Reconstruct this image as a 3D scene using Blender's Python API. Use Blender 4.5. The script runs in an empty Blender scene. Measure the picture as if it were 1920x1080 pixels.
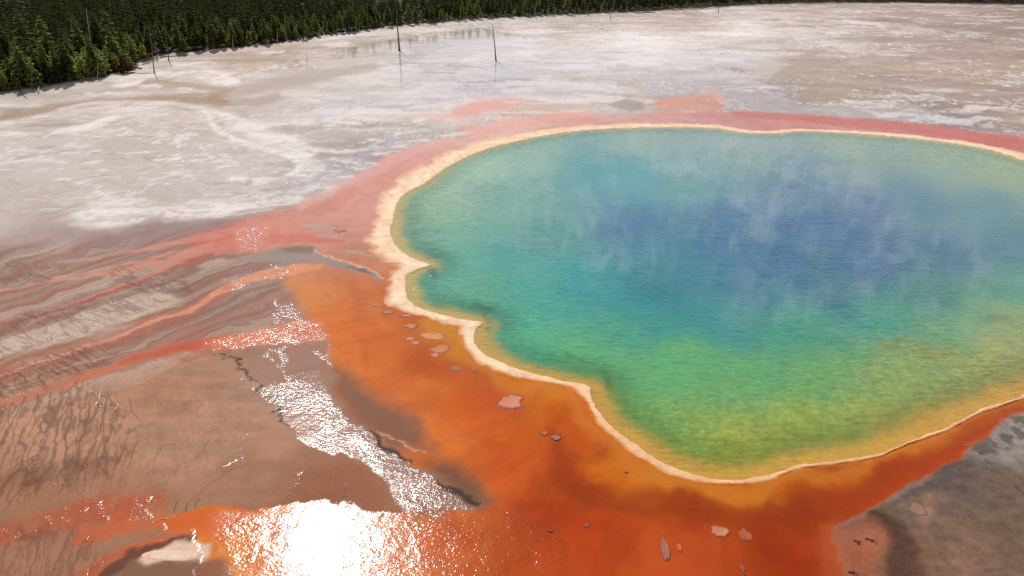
import bpy, math, random
import numpy as np

# ---------------------------------------------------------------- camera, sky, sun, exposure
CAM_H, PITCH, FOC = 40.0, math.radians(28.3), 1280.0     # metres, look-down angle, focal length in 1/1920 frame widths
SUN_EL, SUN_AZ = math.radians(47.3), math.radians(-21.0)  # azimuth measured from +Y towards +X

scene = bpy.context.scene
col = scene.collection
cam_data = bpy.data.cameras.new('camera')
cam_data.sensor_width = 36.0
cam_data.lens = 36.0 * FOC / 1920.0
cam_data.clip_start, cam_data.clip_end = 0.5, 9000.0
cam = bpy.data.objects.new('camera', cam_data)
cam.location = (0, 0, CAM_H)
cam.rotation_euler = (math.pi / 2 - PITCH, 0, 0)
col.objects.link(cam)
scene.camera = cam

world = bpy.data.worlds.new('World')
scene.world = world
world.use_nodes = True
wn, wl = world.node_tree.nodes, world.node_tree.links
wn.clear()
w_out = wn.new('ShaderNodeOutputWorld')
w_bg = wn.new('ShaderNodeBackground')
w_sky = wn.new('ShaderNodeTexSky')
w_sky.sky_type = 'NISHITA'
w_sky.sun_disc = False
w_sky.sun_elevation = SUN_EL
w_sky.sun_rotation = SUN_AZ
w_sky.altitude = 2200
w_sky.dust_density = 1.5
w_bg.inputs['Strength'].default_value = 0.075
# broken white cloud over the whole sky (the shallows mirror it)
w_geo = wn.new('ShaderNodeTexCoord')
w_sep = wn.new('ShaderNodeSeparateXYZ'); wl.new(w_geo.outputs['Generated'], w_sep.inputs[0])
w_den = wn.new('ShaderNodeMath'); w_den.operation = 'ADD'; w_den.inputs[1].default_value = 0.14
w_abs = wn.new('ShaderNodeMath'); w_abs.operation = 'ABSOLUTE'; wl.new(w_sep.outputs[2], w_abs.inputs[0]); wl.new(w_abs.outputs[0], w_den.inputs[0])
w_div = wn.new('ShaderNodeVectorMath'); w_div.operation = 'DIVIDE'
w_cmb = wn.new('ShaderNodeCombineXYZ')
for k in range(3): wl.new(w_den.outputs[0], w_cmb.inputs[k])
wl.new(w_geo.outputs['Generated'], w_div.inputs[0]); wl.new(w_cmb.outputs[0], w_div.inputs[1])
w_noise = wn.new('ShaderNodeTexNoise')
w_noise.inputs['Scale'].default_value = 0.9; w_noise.inputs['Detail'].default_value = 6; w_noise.inputs['Roughness'].default_value = 0.55
wl.new(w_div.outputs[0], w_noise.inputs['Vector'])
w_map = wn.new('ShaderNodeMapRange'); w_map.interpolation_type = 'SMOOTHSTEP'
w_map.inputs[1].default_value, w_map.inputs[2].default_value, w_map.inputs[3].default_value, w_map.inputs[4].default_value = 0.30, 0.52, 0.35, 1.0
wl.new(w_noise.outputs[0], w_map.inputs[0])
w_mix = wn.new('ShaderNodeMix'); w_mix.data_type = 'RGBA'
w_mix.inputs[7].default_value = (14.5, 13.8, 13.6, 1)
w_el = wn.new('ShaderNodeMapRange'); w_el.interpolation_type = 'SMOOTHSTEP'     # a cloud layer closes up towards the horizon
w_el.inputs[1].default_value, w_el.inputs[2].default_value, w_el.inputs[3].default_value, w_el.inputs[4].default_value = 0.12, 0.72, 1.0, 0.12
wl.new(w_abs.outputs[0], w_el.inputs[0])
w_mul = wn.new('ShaderNodeMath'); w_mul.operation = 'MULTIPLY'
wl.new(w_map.outputs[0], w_mul.inputs[0]); wl.new(w_el.outputs[0], w_mul.inputs[1])
wl.new(w_mul.outputs[0], w_mix.inputs[0]); wl.new(w_sky.outputs[0], w_mix.inputs[6]); wl.new(w_mix.outputs[2], w_bg.inputs['Color'])
wl.new(w_bg.outputs[0], w_out.inputs['Surface'])

sun_data = bpy.data.lights.new('sun', 'SUN')
sun_data.energy = 3.9
sun_data.angle = math.radians(0.53)
sun_data.color = (1.0, 0.965, 0.92)
sun = bpy.data.objects.new('sun', sun_data)
sun.rotation_euler = (math.pi / 2 - SUN_EL, 0, math.pi - SUN_AZ)
col.objects.link(sun)

scene.view_settings.view_transform = 'Standard'
scene.view_settings.look = 'None'
scene.view_settings.exposure = -0.27
scene.view_settings.gamma = 1.0
scene.view_settings.use_curve_mapping = False
scene.cycles.use_denoising = False
scene.cycles.max_bounces = 6
scene.cycles.transparent_max_bounces = 12
scene.cycles.volume_bounces = 1
scene.cycles.volume_step_rate = 0.22
# ---------------------------------------------------------------- survey of the place: photo points -> ground points
CP, SP = math.cos(PITCH), math.sin(PITCH)
def ground_at(u, v, z=0.0):
    """point of the level z that lies under photo point (u, v)"""
    u = np.asarray(u, float); v = np.asarray(v, float)
    a = (u - 960) / FOC; b = -(v - 540) / FOC
    ry = CP + b * SP; rz = -SP + b * CP
    t = (z - CAM_H) / rz
    return a * t, ry * t
def chart(x, y, z=0.0):
    """the survey chart coordinates (u, v) of ground points"""
    zc = np.maximum(y * CP - (z - CAM_H) * SP, 8.0)
    yc = y * SP + (z - CAM_H) * CP
    return 960 + FOC * x / zc, 540 - FOC * yc / zc

# ---------------------------------------------------------------- numpy noise
def _hash(ix, iy, seed):
    h = (ix.astype(np.int64) * 374761393 + iy.astype(np.int64) * 668265263 + seed * 1274126177) & 0xffffffff
    h = ((h ^ (h >> 13)) * 1274126177) & 0xffffffff
    h = ((h ^ (h >> 16)) * 2246822519) & 0xffffffff
    return ((h ^ (h >> 15)) & 0xffffff) / float(0xffffff)
def vnoise(x, y, seed=0):
    ix = np.floor(x); iy = np.floor(y)
    fx = x - ix; fy = y - iy
    sx = fx * fx * fx * (fx * (fx * 6 - 15) + 10); sy = fy * fy * fy * (fy * (fy * 6 - 15) + 10)
    a = _hash(ix, iy, seed); b = _hash(ix + 1, iy, seed); c = _hash(ix, iy + 1, seed); d = _hash(ix + 1, iy + 1, seed)
    return (a + (b - a) * sx) * (1 - sy) + (c + (d - c) * sx) * sy
def fbm(x, y, seed=0, octaves=4, gain=0.5):
    s = 0; amp = 1.0; tot = 0; c, sn = 0.8, 0.6
    for o in range(octaves):
        s = s + amp * vnoise(x, y, seed + 17 * o); tot += amp
        amp *= gain
        x, y = (c * x - sn * y) * 2.03 + 3.1, (sn * x + c * y) * 2.03 + 7.7
    return s / tot
def sstep(a, b, x):
    t = np.clip((x - a) / (b - a), 0, 1)
    return t * t * (3 - 2 * t)

# ---------------------------------------------------------------- distances on the chart
def seg_dist(px, py, pts, closed):
    best = np.full(px.shape, 1e9); arg_t = np.zeros(px.shape)
    n = len(pts); m = n if closed else n - 1
    for i in range(m):
        ax, ay = pts[i][0], pts[i][1]; bx, by = pts[(i + 1) % n][0], pts[(i + 1) % n][1]
        dx, dy = bx - ax, by - ay
        t = np.clip(((px - ax) * dx + (py - ay) * dy) / (dx * dx + dy * dy + 1e-9), 0, 1)
        d = np.hypot(px - ax - t * dx, py - ay - t * dy)
        k = d < best
        best = np.where(k, d, best); arg_t = np.where(k, i + t, arg_t)
    return best, arg_t
def inside(px, py, pts):
    r = np.zeros(px.shape, bool); n = len(pts)
    for i in range(n):
        ax, ay = pts[i][0], pts[i][1]; bx, by = pts[(i + 1) % n][0], pts[(i + 1) % n][1]
        if ay == by: continue
        c = ((ay > py) != (by > py)) & (px < (bx - ax) * (py - ay) / (by - ay) + ax)
        r ^= c
    return r
def near(px, py, pts, pad):
    p = np.array([q[:2] for q in pts])
    return (px > p[:, 0].min() - pad) & (px < p[:, 0].max() + pad) & (py > p[:, 1].min() - pad) & (py < p[:, 1].max() + pad)
def poly_mask(px, py, pts, feather, pad=None):
    """1 inside, 0 outside, soft over +-feather"""
    out = np.zeros(px.shape)
    k = near(px, py, pts, feather * 1.5 + 2)
    if k.any():
        d, _ = seg_dist(px[k], py[k], pts, True)
        d = np.where(inside(px[k], py[k], pts), -d, d)
        out[k] = 1 - sstep(-feather, feather, d)
    return out
def stroke_mask(px, py, pts, feather):
    """pts: (u, v, half width); returns mask and position along 0..1"""
    out = np.zeros(px.shape); pos = np.zeros(px.shape)
    wmax = max(p[2] for p in pts)
    k = near(px, py, pts, wmax + feather * 1.5 + 2)
    if k.any():
        d, t = seg_dist(px[k], py[k], pts, False)
        w = np.interp(t, range(len(pts)), [p[2] for p in pts])
        out[k] = 1 - sstep(w - feather * 0.6, w + feather, d)
        pos[k] = t / (len(pts) - 1)
    return out, pos

def lin(c):
    c = np.asarray(c, float) / 255.0
    return np.where(c <= 0.04045, c / 12.92, ((c + 0.055) / 1.055) ** 2.4)
def blend_points(u, v, pts, su, sv, soft=38.0):
    num = np.zeros(u.shape + (3,)); den = np.full(u.shape, 1e-30)
    for (pu, pv, c) in pts:
        a = (u - pu) * (1.0 / (su * soft)); b = (v - pv) * (1.0 / (sv * soft))
        w = 1.0 + a * a + b * b; w = 1.0 / (w * w)
        num += w[..., None] * lin(c); den += w
    return num / den[..., None]

# ---------------------------------------------------------------- outlines of the spring (chart points)
RIM = [  # (inner u, v, outer u, v) stations, from the far right corner round the far side to the left, then the near side
 (1920,300,1926,288),(1862,282,1868,273),(1800,270,1806,263),(1700,258,1704,251),(1600,250,1602,244),(1500,246,1500,240),
 (1452,250,1446,244),(1415,249,1408,243),(1390,248,1378,239),(1350,241,1345,233),(1300,239,1298,231),(1205,239,1203,230),(1110,243,1106,233),(1040,251,1034,240),
 (985,261,975,248),(935,273,922,257),(885,290,868,271),(838,315,818,291),(798,343,772,316),(762,362,728,345),(744,385,706,375),
 (739,410,702,404),(733,430,694,426),(739,450,683,447),(752,469,690,470),(778,484,708,484),(807,496,722,495),(785,504,731,505),(764,514,726,515),(762,535,721,540),
 (766,557,720,566),(782,573,738,580),(812,584,772,590),(848,594,805,597),(880,600,836,608),(905,604,862,611),(893,616,862,622),(889,632,861,636),(896,650,872,654),
 (918,668,890,676),(955,683,925,698),(1005,699,985,713),(1058,713,1040,720),(1106,724,1066,730),(1107,738,1083,747),(1114,757,1097,758),(1128,776,1106,780),
 (1160,808,1140,813),(1197,834,1172,842),(1230,857,1213,865),(1265,876,1250,887),(1315,892,1300,902),(1372,897,1370,908),(1440,889,1444,898),
 (1502,871,1506,878),(1590,860,1592,865),(1642,851,1646,856),(1690,831,1694,836),(1765,805,1768,810),(1830,772,1834,777),(1880,755,1884,759),(1930,735,1935,739),
 (2030,690,2045,694),(2130,630,2150,634),(2190,560,2215,562),(2200,490,2228,490),(2150,410,2175,405),(2060,350,2080,342),(1985,320,1998,310)]
INNER = [(a, b) for a, b, c, d in RIM]
OUTER = [(c, d) for a, b, c, d in RIM]

MAT = [(1985,270),(1900,254),(1800,242),(1700,230),(1600,221),(1500,215),(1400,209),(1350,208),(1230,212),(1150,214),(1040,213),(960,222),(900,240),(868,256),
 (830,264),(780,274),(740,290),(690,318),(640,348),(600,372),(560,384),(505,398),(470,410),(430,424),(370,442),(330,458),(400,466),(450,470),(520,462),(585,462),
 (600,492),(560,498),(540,505),(548,545),(575,585),(605,625),(618,660),(616,700),(622,745),(655,778),(694,808),(750,852),(801,888),(850,918),(912,950),
 (800,958),(640,950),(520,955),(430,960),(330,958),(290,972),(330,1000),(385,1020),(395,1060),(380,1120),(380,1500),(1650,1500),(1585,1100),(1562,1020),(1566,985),(1600,962),
 (1650,938),(1700,910),(1760,868),(1830,836),(1880,800),(1925,772),(2000,740),(2160,650),(2290,540),(2260,420),(2120,320)]

BASE_PTS = [
 (0,190,(205,190,178)),(150,190,(210,195,183)),(100,300,(203,188,178)),(300,280,(200,186,175)),(450,330,(205,192,183)),(560,260,(213,201,194)),
 (400,180,(205,185,172)),(330,120,(218,203,190)),(500,130,(190,166,145)),(650,100,(188,168,148)),(600,75,(212,196,185)),(800,70,(203,188,173)),  # browns near the wood include the trees' reflection in their colour
 (900,50,(203,190,178)),(1100,40,(203,186,173)),(1300,35,(198,178,163)),(1500,20,(198,180,168)),(1700,20,(183,163,150)),(1900,30,(158,138,126)),
 (700,160,(221,209,199)),(800,110,(227,217,210)),(1000,110,(229,219,213)),(1200,90,(237,227,221)),(1400,70,(235,225,218)),(1550,70,(214,200,192)),  # film points whitened, so sky reflection is partly in the colour
 (1700,60,(192,172,162)),(1850,70,(172,152,139)),(700,210,(225,213,205)),(900,150,(219,207,201)),(1050,160,(219,207,199)),(1250,150,(194,181,177)),
 (1400,130,(192,178,171)),(1550,130,(186,166,151)),(1600,170,(176,156,138)),(1750,150,(186,164,148)),(1880,150,(186,161,144)),(1450,190,(160,146,148)),
 (1700,200,(160,146,145)),(1880,220,(155,138,130)),(1800,230,(150,136,135)),(620,330,(196,186,180)),(700,290,(180,167,163)),(560,370,(186,174,168)),
 (0,400,(198,183,173)),(200,390,(208,196,185)),(400,390,(205,191,181)),(100,440,(168,146,138)),(300,440,(151,124,120)),(420,430,(146,118,112)),(520,400,(160,145,138)),
 (50,500,(152,122,104)),(200,480,(146,116,103)),(330,480,(143,113,100)),(100,560,(152,119,104)),(250,540,(159,134,118)),(380,520,(143,113,97)),(480,500,(156,123,111)),
 (50,660,(162,119,97)),(300,620,(157,119,102)),(450,570,(147,119,104)),(400,640,(152,105,85)),(100,800,(183,136,109)),(300,740,(173,126,96)),(400,700,(173,129,102)),
 (450,800,(181,136,107)),(350,850,(176,132,104)),(500,720,(167,129,107)),(50,950,(157,110,81)),(250,900,(162,115,87)),(450,900,(162,117,91)),(600,900,(154,104,76)),
 (600,950,(145,95,67)),(150,1030,(162,113,85)),(350,1060,(159,109,79)),(500,620,(152,119,104)),(560,660,(157,124,107)),(700,900,(156,110,80)),(330,1075,(130,97,76)),
 (1700,960,(128,106,90)),(1850,900,(112,92,76)),(1905,830,(150,138,130)),(1800,1050,(133,103,83)),(1700,1060,(123,90,68)),(1645,965,(100,70,53)),(1600,1050,(158,94,66)),
 (1780,900,(102,86,76)),(1900,1000,(116,93,74)),(1880,1075,(118,92,74)),(0,1300,(159,112,83)),(1900,1300,(120,95,76)),(2300,700,(150,135,122)),(2300,200,(165,145,132)),(-300,600,(159,124,102)),(-300,250,(203,188,175))]

MAT_PTS = [
 (1900,275,(203,115,104)),(1700,243,(204,128,120)),(1500,230,(210,142,134)),(1350,225,(208,144,138)),(1200,222,(216,160,150)),(1050,222,(224,166,153)),(950,240,(226,176,162)),
 (880,258,(224,170,155)),(820,282,(218,152,140)),(700,340,(216,150,134)),(640,390,(218,143,124)),(700,400,(216,148,128)),(560,430,(220,142,120)),(640,450,(205,138,120)),
 (500,440,(216,134,112)),(620,490,(188,116,92)),(700,480,(202,130,100)),(650,530,(214,116,70)),(580,540,(218,136,90)),(700,560,(202,110,70)),(640,610,(214,107,56)),
 (720,640,(202,92,46)),(760,600,(198,107,52)),(830,620,(203,132,50)),(860,660,(203,130,46)),(800,680,(188,77,36)),(700,700,(220,117,66)),(780,760,(220,117,71)),
 (900,710,(203,107,36)),(900,760,(200,82,32)),(860,820,(218,112,61)),(1000,760,(203,97,31)),(1030,740,(208,117,36)),(1080,800,(198,87,26)),(950,860,(203,82,36)),
 (1150,860,(203,102,26)),(1060,870,(178,67,31)),(1250,910,(203,107,31)),(1350,930,(198,102,26)),(1100,930,(165,64,18)),(1300,960,(153,53,10)),(1450,920,(198,107,26)),
 (1600,880,(188,85,24)),(1750,840,(188,87,26)),(1880,780,(188,92,26)),(1500,970,(148,53,7)),(1620,920,(173,67,13)),(1000,960,(178,67,24)),(1100,1010,(183,62,22)),
 (1300,1020,(193,77,36)),(1250,1070,(198,82,40)),(1450,1010,(168,58,18)),(1500,1060,(158,48,7)),(900,1000,(196,90,46)),(700,1000,(206,105,56)),(500,980,(212,100,46)),
 (600,1050,(200,104,56)),(860,920,(186,106,67)),(1000,1050,(183,72,32)),(1550,1040,(188,77,38)),(430,1030,(215,125,70)),(360,975,(214,104,48)),(420,450,(208,112,86)),(360,458,(200,105,80)),
 (2200,500,(190,100,60)),(900,1300,(190,80,40))]

WATER_PTS = [
 (850,340,(152,189,159)),(900,300,(160,197,168)),(820,400,(140,181,147)),(1000,290,(135,177,157)),(1200,265,(138,168,153)),(1400,272,(127,160,151)),(1600,272,(133,164,138)),(1750,290,(133,164,132)),
 (1880,320,(144,168,126)),(950,380,(111,166,151)),(1100,330,(48,144,152)),(1190,325,(70,154,162)),(1040,430,(88,150,142)),(1180,420,(60,116,150)),(1290,350,(92,152,150)),(1350,410,(52,110,146)),
 (1500,420,(42,102,144)),(1450,480,(41,105,145)),(1600,400,(46,98,142)),(1700,370,(60,118,142)),(1850,390,(74,132,140)),(1650,480,(42,96,138)),(1500,340,(70,124,146)),(1650,320,(103,142,138)),
 (1800,480,(46,106,136)),(1900,470,(56,118,134)),(1900,545,(74,155,134)),(850,480,(104,175,150)),(950,480,(81,161,154)),(1000,540,(76,166,150)),(1100,520,(56,153,155)),(1230,530,(43,124,139)),
 (1400,540,(39,111,139)),(1550,540,(42,106,130)),(1200,600,(61,149,143)),(1350,600,(57,144,141)),(1500,610,(65,153,130)),(1650,590,(72,157,130)),(1800,620,(109,166,117)),(1750,555,(55,127,121)),
 (900,550,(99,170,134)),(1000,620,(93,177,134)),(1100,660,(99,177,121)),(1250,680,(101,177,113)),(1400,690,(104,170,106)),(1550,700,(113,168,99)),(1700,700,(143,166,95)),(1850,680,(160,166,93)),
 (1200,760,(123,170,91)),(1300,820,(145,170,79)),(1400,850,(160,168,73)),(1550,800,(151,168,77)),(1700,760,(164,168,82)),(1880,640,(170,166,101)),(1910,600,(136,166,113)),(2100,500,(107,159,134)),
 (1150,730,(115,166,103))]

def make_rills():
    """thin meandering drainage threads on the brown flat: (chart polyline with half widths, darkness)"""
    R = random.Random(11); out = []
    def walk(u, v, ang, length, w, dark, wob, keep, branch, step=4.0):
        n = int(length / step); pts = []; jit = 0.0
        for i in range(n):
            t = i / max(1, n - 1)
            jit = 0.6 * jit + 0.30 * (R.random() - 0.5)
            f = fbm(np.array([u * 0.034]), np.array([v * 0.024]), 77, 3, 0.6)[0] - 0.5      # one slope for all: threads run side by side and join
            a = ang + wob * (2.6 * f + 1.3 * jit)
            u += step * math.cos(a); v += step * math.sin(a)
            if not keep(u, v): break
            pts.append((u, v, w * (0.3 + 0.8 * math.sin(math.pi * min(1, 0.12 + 0.8 * t)) + 0.4 * R.random())))
            if branch and R.random() < branch:
                walk(u, v, a + R.choice((-1, 1)) * R.uniform(0.3, 0.6), length * R.uniform(0.15, 0.3), w * 0.6, dark * 0.8, wob, keep, 0.0)
        if len(pts) > 4: out.append((pts, dark))
    for (u, v, an, ln, w) in ((262,818,110,70,1.3),(335,835,135,95,0.6),(420,790,140,150,0.5),(470,865,152,170,0.5),(300,880,140,60,0.5),(240,740,75,60,0.9),(330,935,125,30,1.4),(350,940,125,24,1.3),(375,930,118,30,1.1),(180,1010,105,55,1.6),(0,845,95,60,1.0)):
        walk(u, v, math.radians(an), ln, w * 0.8, 0.7, 0.9, lambda u, v: True, 0.0)
    return out
RILLS = make_rills()

def paint_ground(x, y):
    """base colour (linear), wetness, ripple and crust relief of ground points"""
    u0, v0 = chart(x, y)
    n1 = fbm(x * 0.22, y * 0.22, 11, 5) - 0.5
    n2 = fbm(x * 0.22 + 40, y * 0.22 - 9, 23, 5) - 0.5
    n3 = fbm(x * 0.9, y * 0.9, 31, 4) - 0.5
    n4 = fbm(x * 0.9 + 5, y * 0.9 + 50, 37, 4) - 0.5
    ppm = FOC / np.maximum(y * CP + CAM_H * SP, 20.0)            # chart units per metre
    fs = CAM_H / np.maximum(np.hypot(x, y), 20.0)                 # foreshortening of depth
    u = u0 + ppm * (n1 * 3.2 + n3 * 0.5); v = v0 + ppm * fs * (n2 * 3.2 + n4 * 0.5)       # loose outlines
    uf = u0 + ppm * n3 * 0.9; vf = v0 + ppm * fs * n4 * 0.9                              # firm outlines
    C = blend_points(u, v, BASE_PTS, 1.6, 0.8)
    wet = np.full(x.shape, 0.25); rip = np.zeros(x.shape); crust = np.full(x.shape, 0.35)
    def put(mask, c, strength=1.0):
        k = np.flatnonzero(mask > 0.002)
        if not len(k): return
        m = (mask[k] * strength)[:, None]
        C[k] = C[k] * (1 - m) + (c[k] if isinstance(c, np.ndarray) and c.ndim > 1 else lin(c)) * m
    # --- sinter flats: broad patches, bleached drifts and thin shore lines left by drying water
    lobes = fbm(x * 0.035, y * 0.05, 51, 4)
    drift = fbm(x * 0.10 + n1 * 2.0, y * 0.16 + n2 * 2.0, 57, 6, 0.55)
    far = 1 - sstep(330, 470, v + 0.02 * u)
    calm = poly_mask(u, v, [(-200,240),(100,250),(250,225),(380,240),(430,290),(520,330),(560,352),(400,366),(200,372),(-200,400)], 22)
    busy = 1 - 0.75 * calm
    C = C * (1 + far * busy * (lobes - 0.5) * 0.20)[..., None]
    tone = far * busy * np.clip((drift - 0.5) * 0.9, -0.22, 0.16)
    C = C * (1 + tone[..., None] * np.array([0.9, 1.0, 1.08]))
    ridge = np.abs(fbm(x * 0.075 + n1 * 1.2, y * 0.085 + n2 * 1.2, 61, 5) - 0.5)
    shore = (1 - sstep(0.004, 0.02, ridge)) * sstep(0.47, 0.6, fbm(x * 0.045, y * 0.045, 67, 3))
    put(shore * far * 0.75, (240, 229, 220))
    salt = sstep(0.56, 0.64, fbm(x * 0.07 + n1 * 1.5, y * 0.2 + n2 * 1.5, 63, 4, 0.55)) * sstep(0.48, 0.60, fbm(x * 0.03 + 3, y * 0.05, 65, 3))
    put(salt * far * (1 - 0.6 * calm), (238, 227, 218), 0.6)
    dusk = sstep(0.58, 0.68, fbm(x * 0.06 - 7 + n1, y * 0.2 + n2, 69, 4, 0.55)) * sstep(0.5, 0.62, fbm(x * 0.03 + 30, y * 0.05, 70, 3))
    put(dusk * far * (1 - 0.5 * calm), (160, 142, 126), 0.55)
    olive = sstep(0.56, 0.66, fbm(x * 0.05, y * 0.09, 71, 5))
    put(olive * (1 - sstep(180, 330, v)) * 0.35, (168, 148, 122))
    vein = fbm(x * 0.035 + n1 * 0.8, y * 0.10 + n2 * 0.8, 73, 5, 0.58)
    vg = sstep(0.46, 0.58, fbm(x * 0.02 + 11, y * 0.03, 75, 3))
    put((1 - sstep(0.0, 0.014, np.abs(vein - 0.5))) * far * vg * (1 - 0.6 * calm), (238, 228, 220), 0.7)
    put((1 - sstep(0.0, 0.012, np.abs(vein - 0.455))) * far * vg * (1 - 0.6 * calm), (150, 130, 114), 0.55)
    put(sstep(0.55, 0.60, vein) * sstep(0.5, 0.62, fbm(x * 0.025 - 5, y * 0.05, 78, 3)) * far * (1 - calm) * sstep(900, 1400, u), (166, 146, 130), 0.5)
    brk0 = sstep(0.40, 0.52, fbm(x * 0.45 + n1 * 3, y * 0.9 + n2 * 3, 85, 6, 0.6))
    nearflat = far * sstep(190, 260, v)
    shard = sstep(0.60, 0.65, fbm(x * 0.28 + n1 * 2, y * 0.75 + n2 * 2, 87, 6, 0.62)) * sstep(0.46, 0.58, fbm(x * 0.05 + 21, y * 0.08, 89, 3))
    put(shard * nearflat, (238, 228, 219), 0.6)
    fleck = sstep(0.62, 0.68, fbm(x * 0.30 - 30 + n1 * 2, y * 0.8 + n2 * 2, 91, 6, 0.62)) * sstep(0.48, 0.60, fbm(x * 0.05 + 50, y * 0.08, 93, 3))
    put(fleck * nearflat, (166, 150, 138), 0.6)
    # brown damp lanes, a painted tree reflection and the pale lobes between, upper left
    for pts, ft, c, st in (
      ([(-40,226,5),(30,216,5),(90,203,5),(150,194,5),(230,186,4),(330,184,5),(420,192,6),(480,192,7),(520,180,6)], 6, (166,138,114), 0.85),
      ([(400,182,8),(470,168,8),(540,150,9),(620,138,7),(700,124,5)], 9, (164,136,110), 0.75),  # brown of the mirrored trees, painted onto the shallows
      ([(280,150,3),(330,158,4),(420,168,4),(480,160,3)], 5, (176,152,132), 0.75),
      ([(200,112,2),(320,104,3),(420,104,3),(560,92,3),(700,80,3),(760,72,2)], 4, (180,156,136), 0.7),
      ([(20,300,2),(60,292,2.5),(110,288,2)], 3, (172,158,146), 0.5), ([(70,280,1.5),(100,275,2)], 2, (150,134,124), 0.5), ([(150,300,2),(300,300,2)], 6, (190,176,164), 0.4)):
        put(stroke_mask(u, v, pts, ft)[0], c, st)
    for pts, ft, st in (
      ([(95,250,1.5),(140,244,2),(175,232,2),(205,220,1.5),(228,217,1)], 2.5, 0.85), ([(110,205,1.5),(170,193,2),(240,191,2),(330,194,2),(380,204,3)], 3, 0.6),
      ([(-20,252,2),(20,250,3),(45,252,2)], 3, 0.7), ([(310,146,1.2),(340,136,1.5),(380,131,1.5),(410,138,2),(445,150,4),(420,157,3)], 2.5, 0.8), ([(215,161,1.5),(245,157,2),(262,151,1.5)], 2, 0.85), ([(265,162,2),(300,161,2)], 2, 0.7),
      ([(335,166,1.5),(360,166,1.5)], 2, 0.7), ([(385,208,3),(395,225,3),(405,240,3),(440,262,4),(480,275,3),(520,285,4),(555,300,4),(560,318,5),(535,330,3)], 3, 0.8), ([(400,212,2),(440,222,2),(500,245,2),(560,265,2),(600,285,2)], 3, 0.55),
      ([(420,230,2),(470,248,2),(530,262,3),(590,278,3),(640,285,2),(720,276,1.5)], 3, 0.5), ([(290,300,1),(330,296,1.5),(360,290,1)], 2, 0.6), ([(285,338,1),(320,328,1.5),(360,322,1)], 2, 0.5), ([(430,332,4),(455,336,4)], 4, 0.7), ([(440,372,1),(500,352,1)], 2, 0.3),
      ([(480,388,1),(520,384,1.2),(560,379,1)], 1.5, 0.5), ([(400,408,1),(450,400,1.2),(510,392,1)], 1.5, 0.6), ([(480,100,2),(530,96,2)], 2, 0.7), ([(600,74,2),(660,66,2),(700,64,2)], 2, 0.6), ([(960,62,1),(1040,60,1),(1120,56,1)], 2, 0.5)):
        put(stroke_mask(0.5 * (u + uf), 0.5 * (v + vf), [(q[0], q[1], q[2] * 1.2) for q in pts], ft * 1.2)[0] * (0.3 + 0.7 * brk0), (240, 230, 221), st * 1.0)
    put(stroke_mask(u, v, [(430,402,1),(470,392,3),(500,389,3),(540,384,1)], 3)[0], (150, 134, 116), 0.6)
    # named bleached patches; the two far ones also carry painted sky reflection
    for pts, ft, st in (
      ([(130,395),(220,380),(330,383),(450,372),(560,366),(575,375),(470,395),(400,408),(300,412),(200,428),(135,425),(150,412)], 10, 0.7),
      ([(380,203),(420,220),(430,245),(480,262),(540,285),(560,310),(545,330),(580,345),(610,320),(580,290),(540,262),(490,235),(430,210)], 9, 0.6),
      ([(85,246),(150,236),(200,222),(230,218),(210,228),(160,246),(100,252)], 4, 0.7),
      ([(200,200),(290,192),(340,205),(300,215),(230,210)], 8, 0.5),
      ([(365,140),(420,138),(450,152),(440,160),(395,158)], 6, 0.9),
      ([(210,160),(250,152),(270,150),(260,158),(230,165)], 3, 0.8),
      ([(480,125),(530,120),(540,128),(490,132)], 4, 0.7),
      ([(600,82),(650,78),(670,84),(620,90)], 3, 0.8),
      ([(800,95),(900,80),(1000,85),(1130,62),(1300,55),(1420,45),(1480,55),(1400,75),(1330,95),(1150,100),(1100,118),(1000,110),(900,120),(800,118)], 14, 0.55),  # sinter white with sky reflection mixed into it
      ([(1160,110),(1300,98),(1420,92),(1500,100),(1400,118),(1280,128),(1180,126)], 10, 0.55),
      ([(600,205),(700,200),(740,215),(700,225),(620,222)], 8, 0.45),
      ):
        brk = sstep(0.42, 0.52, fbm(x * 0.30 + n1 * 3, y * 0.7 + n2 * 3, 83, 6, 0.6))
        put(poly_mask(u, v, pts, ft) * (0.35 + 0.65 * brk), (240, 230, 221), st)
    # grey-olive patches on the flats, and a painted tree reflection last
    for pts, ft, c, st in (
      ([(1490,170),(1530,162),(1590,160),(1600,175),(1570,190),(1510,190)], 5, (172,152,136), 0.8),
      ([(1410,115),(1500,105),(1560,112),(1540,135),(1450,140)], 10, (176,158,140), 0.7),
      ([(1590,34),(1660,34),(1720,38),(1700,43),(1620,41)], 3, (150,130,118), 0.6),
      ([(1690,45),(1830,48),(1920,55),(1920,70),(1800,60)], 6, (150,132,118), 0.6),
      ([(1860,205),(1920,210),(1920,245),(1890,240)], 8, (168,148,128), 0.7),
      ([(1140,196),(1175,184),(1200,192),(1208,208),(1175,210)], 4, (168,150,142), 0.8),
      ([(1000,170),(1060,172),(1080,185),(1040,188)], 7, (190,178,170), 0.5),
      ([(0,205),(40,200),(45,212),(0,222)], 5, (160,135,112), 0.7),
      ([(20,222),(70,210),(110,205),(70,218)], 4, (165,140,120), 0.6),
      ([(480,150),(560,140),(700,120),(720,126),(600,150),(500,172)], 8, (176,150,126), 0.5)):  # tree reflection painted as a brown patch, upper left
        put(poly_mask(u, v, pts, ft), c, st)
    C = C * (np.array([0.985, 1.0, 1.02]) * far[..., None] + (1 - far[..., None]))
    # --- mauve damp band and the brown rill country on the left
    put(poly_mask(u, v, [(160,440),(300,425),(450,405),(560,385),(600,375),(480,420),(380,450),(250,470),(120,480)], 14), (146, 116, 112), 0.55)
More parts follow.
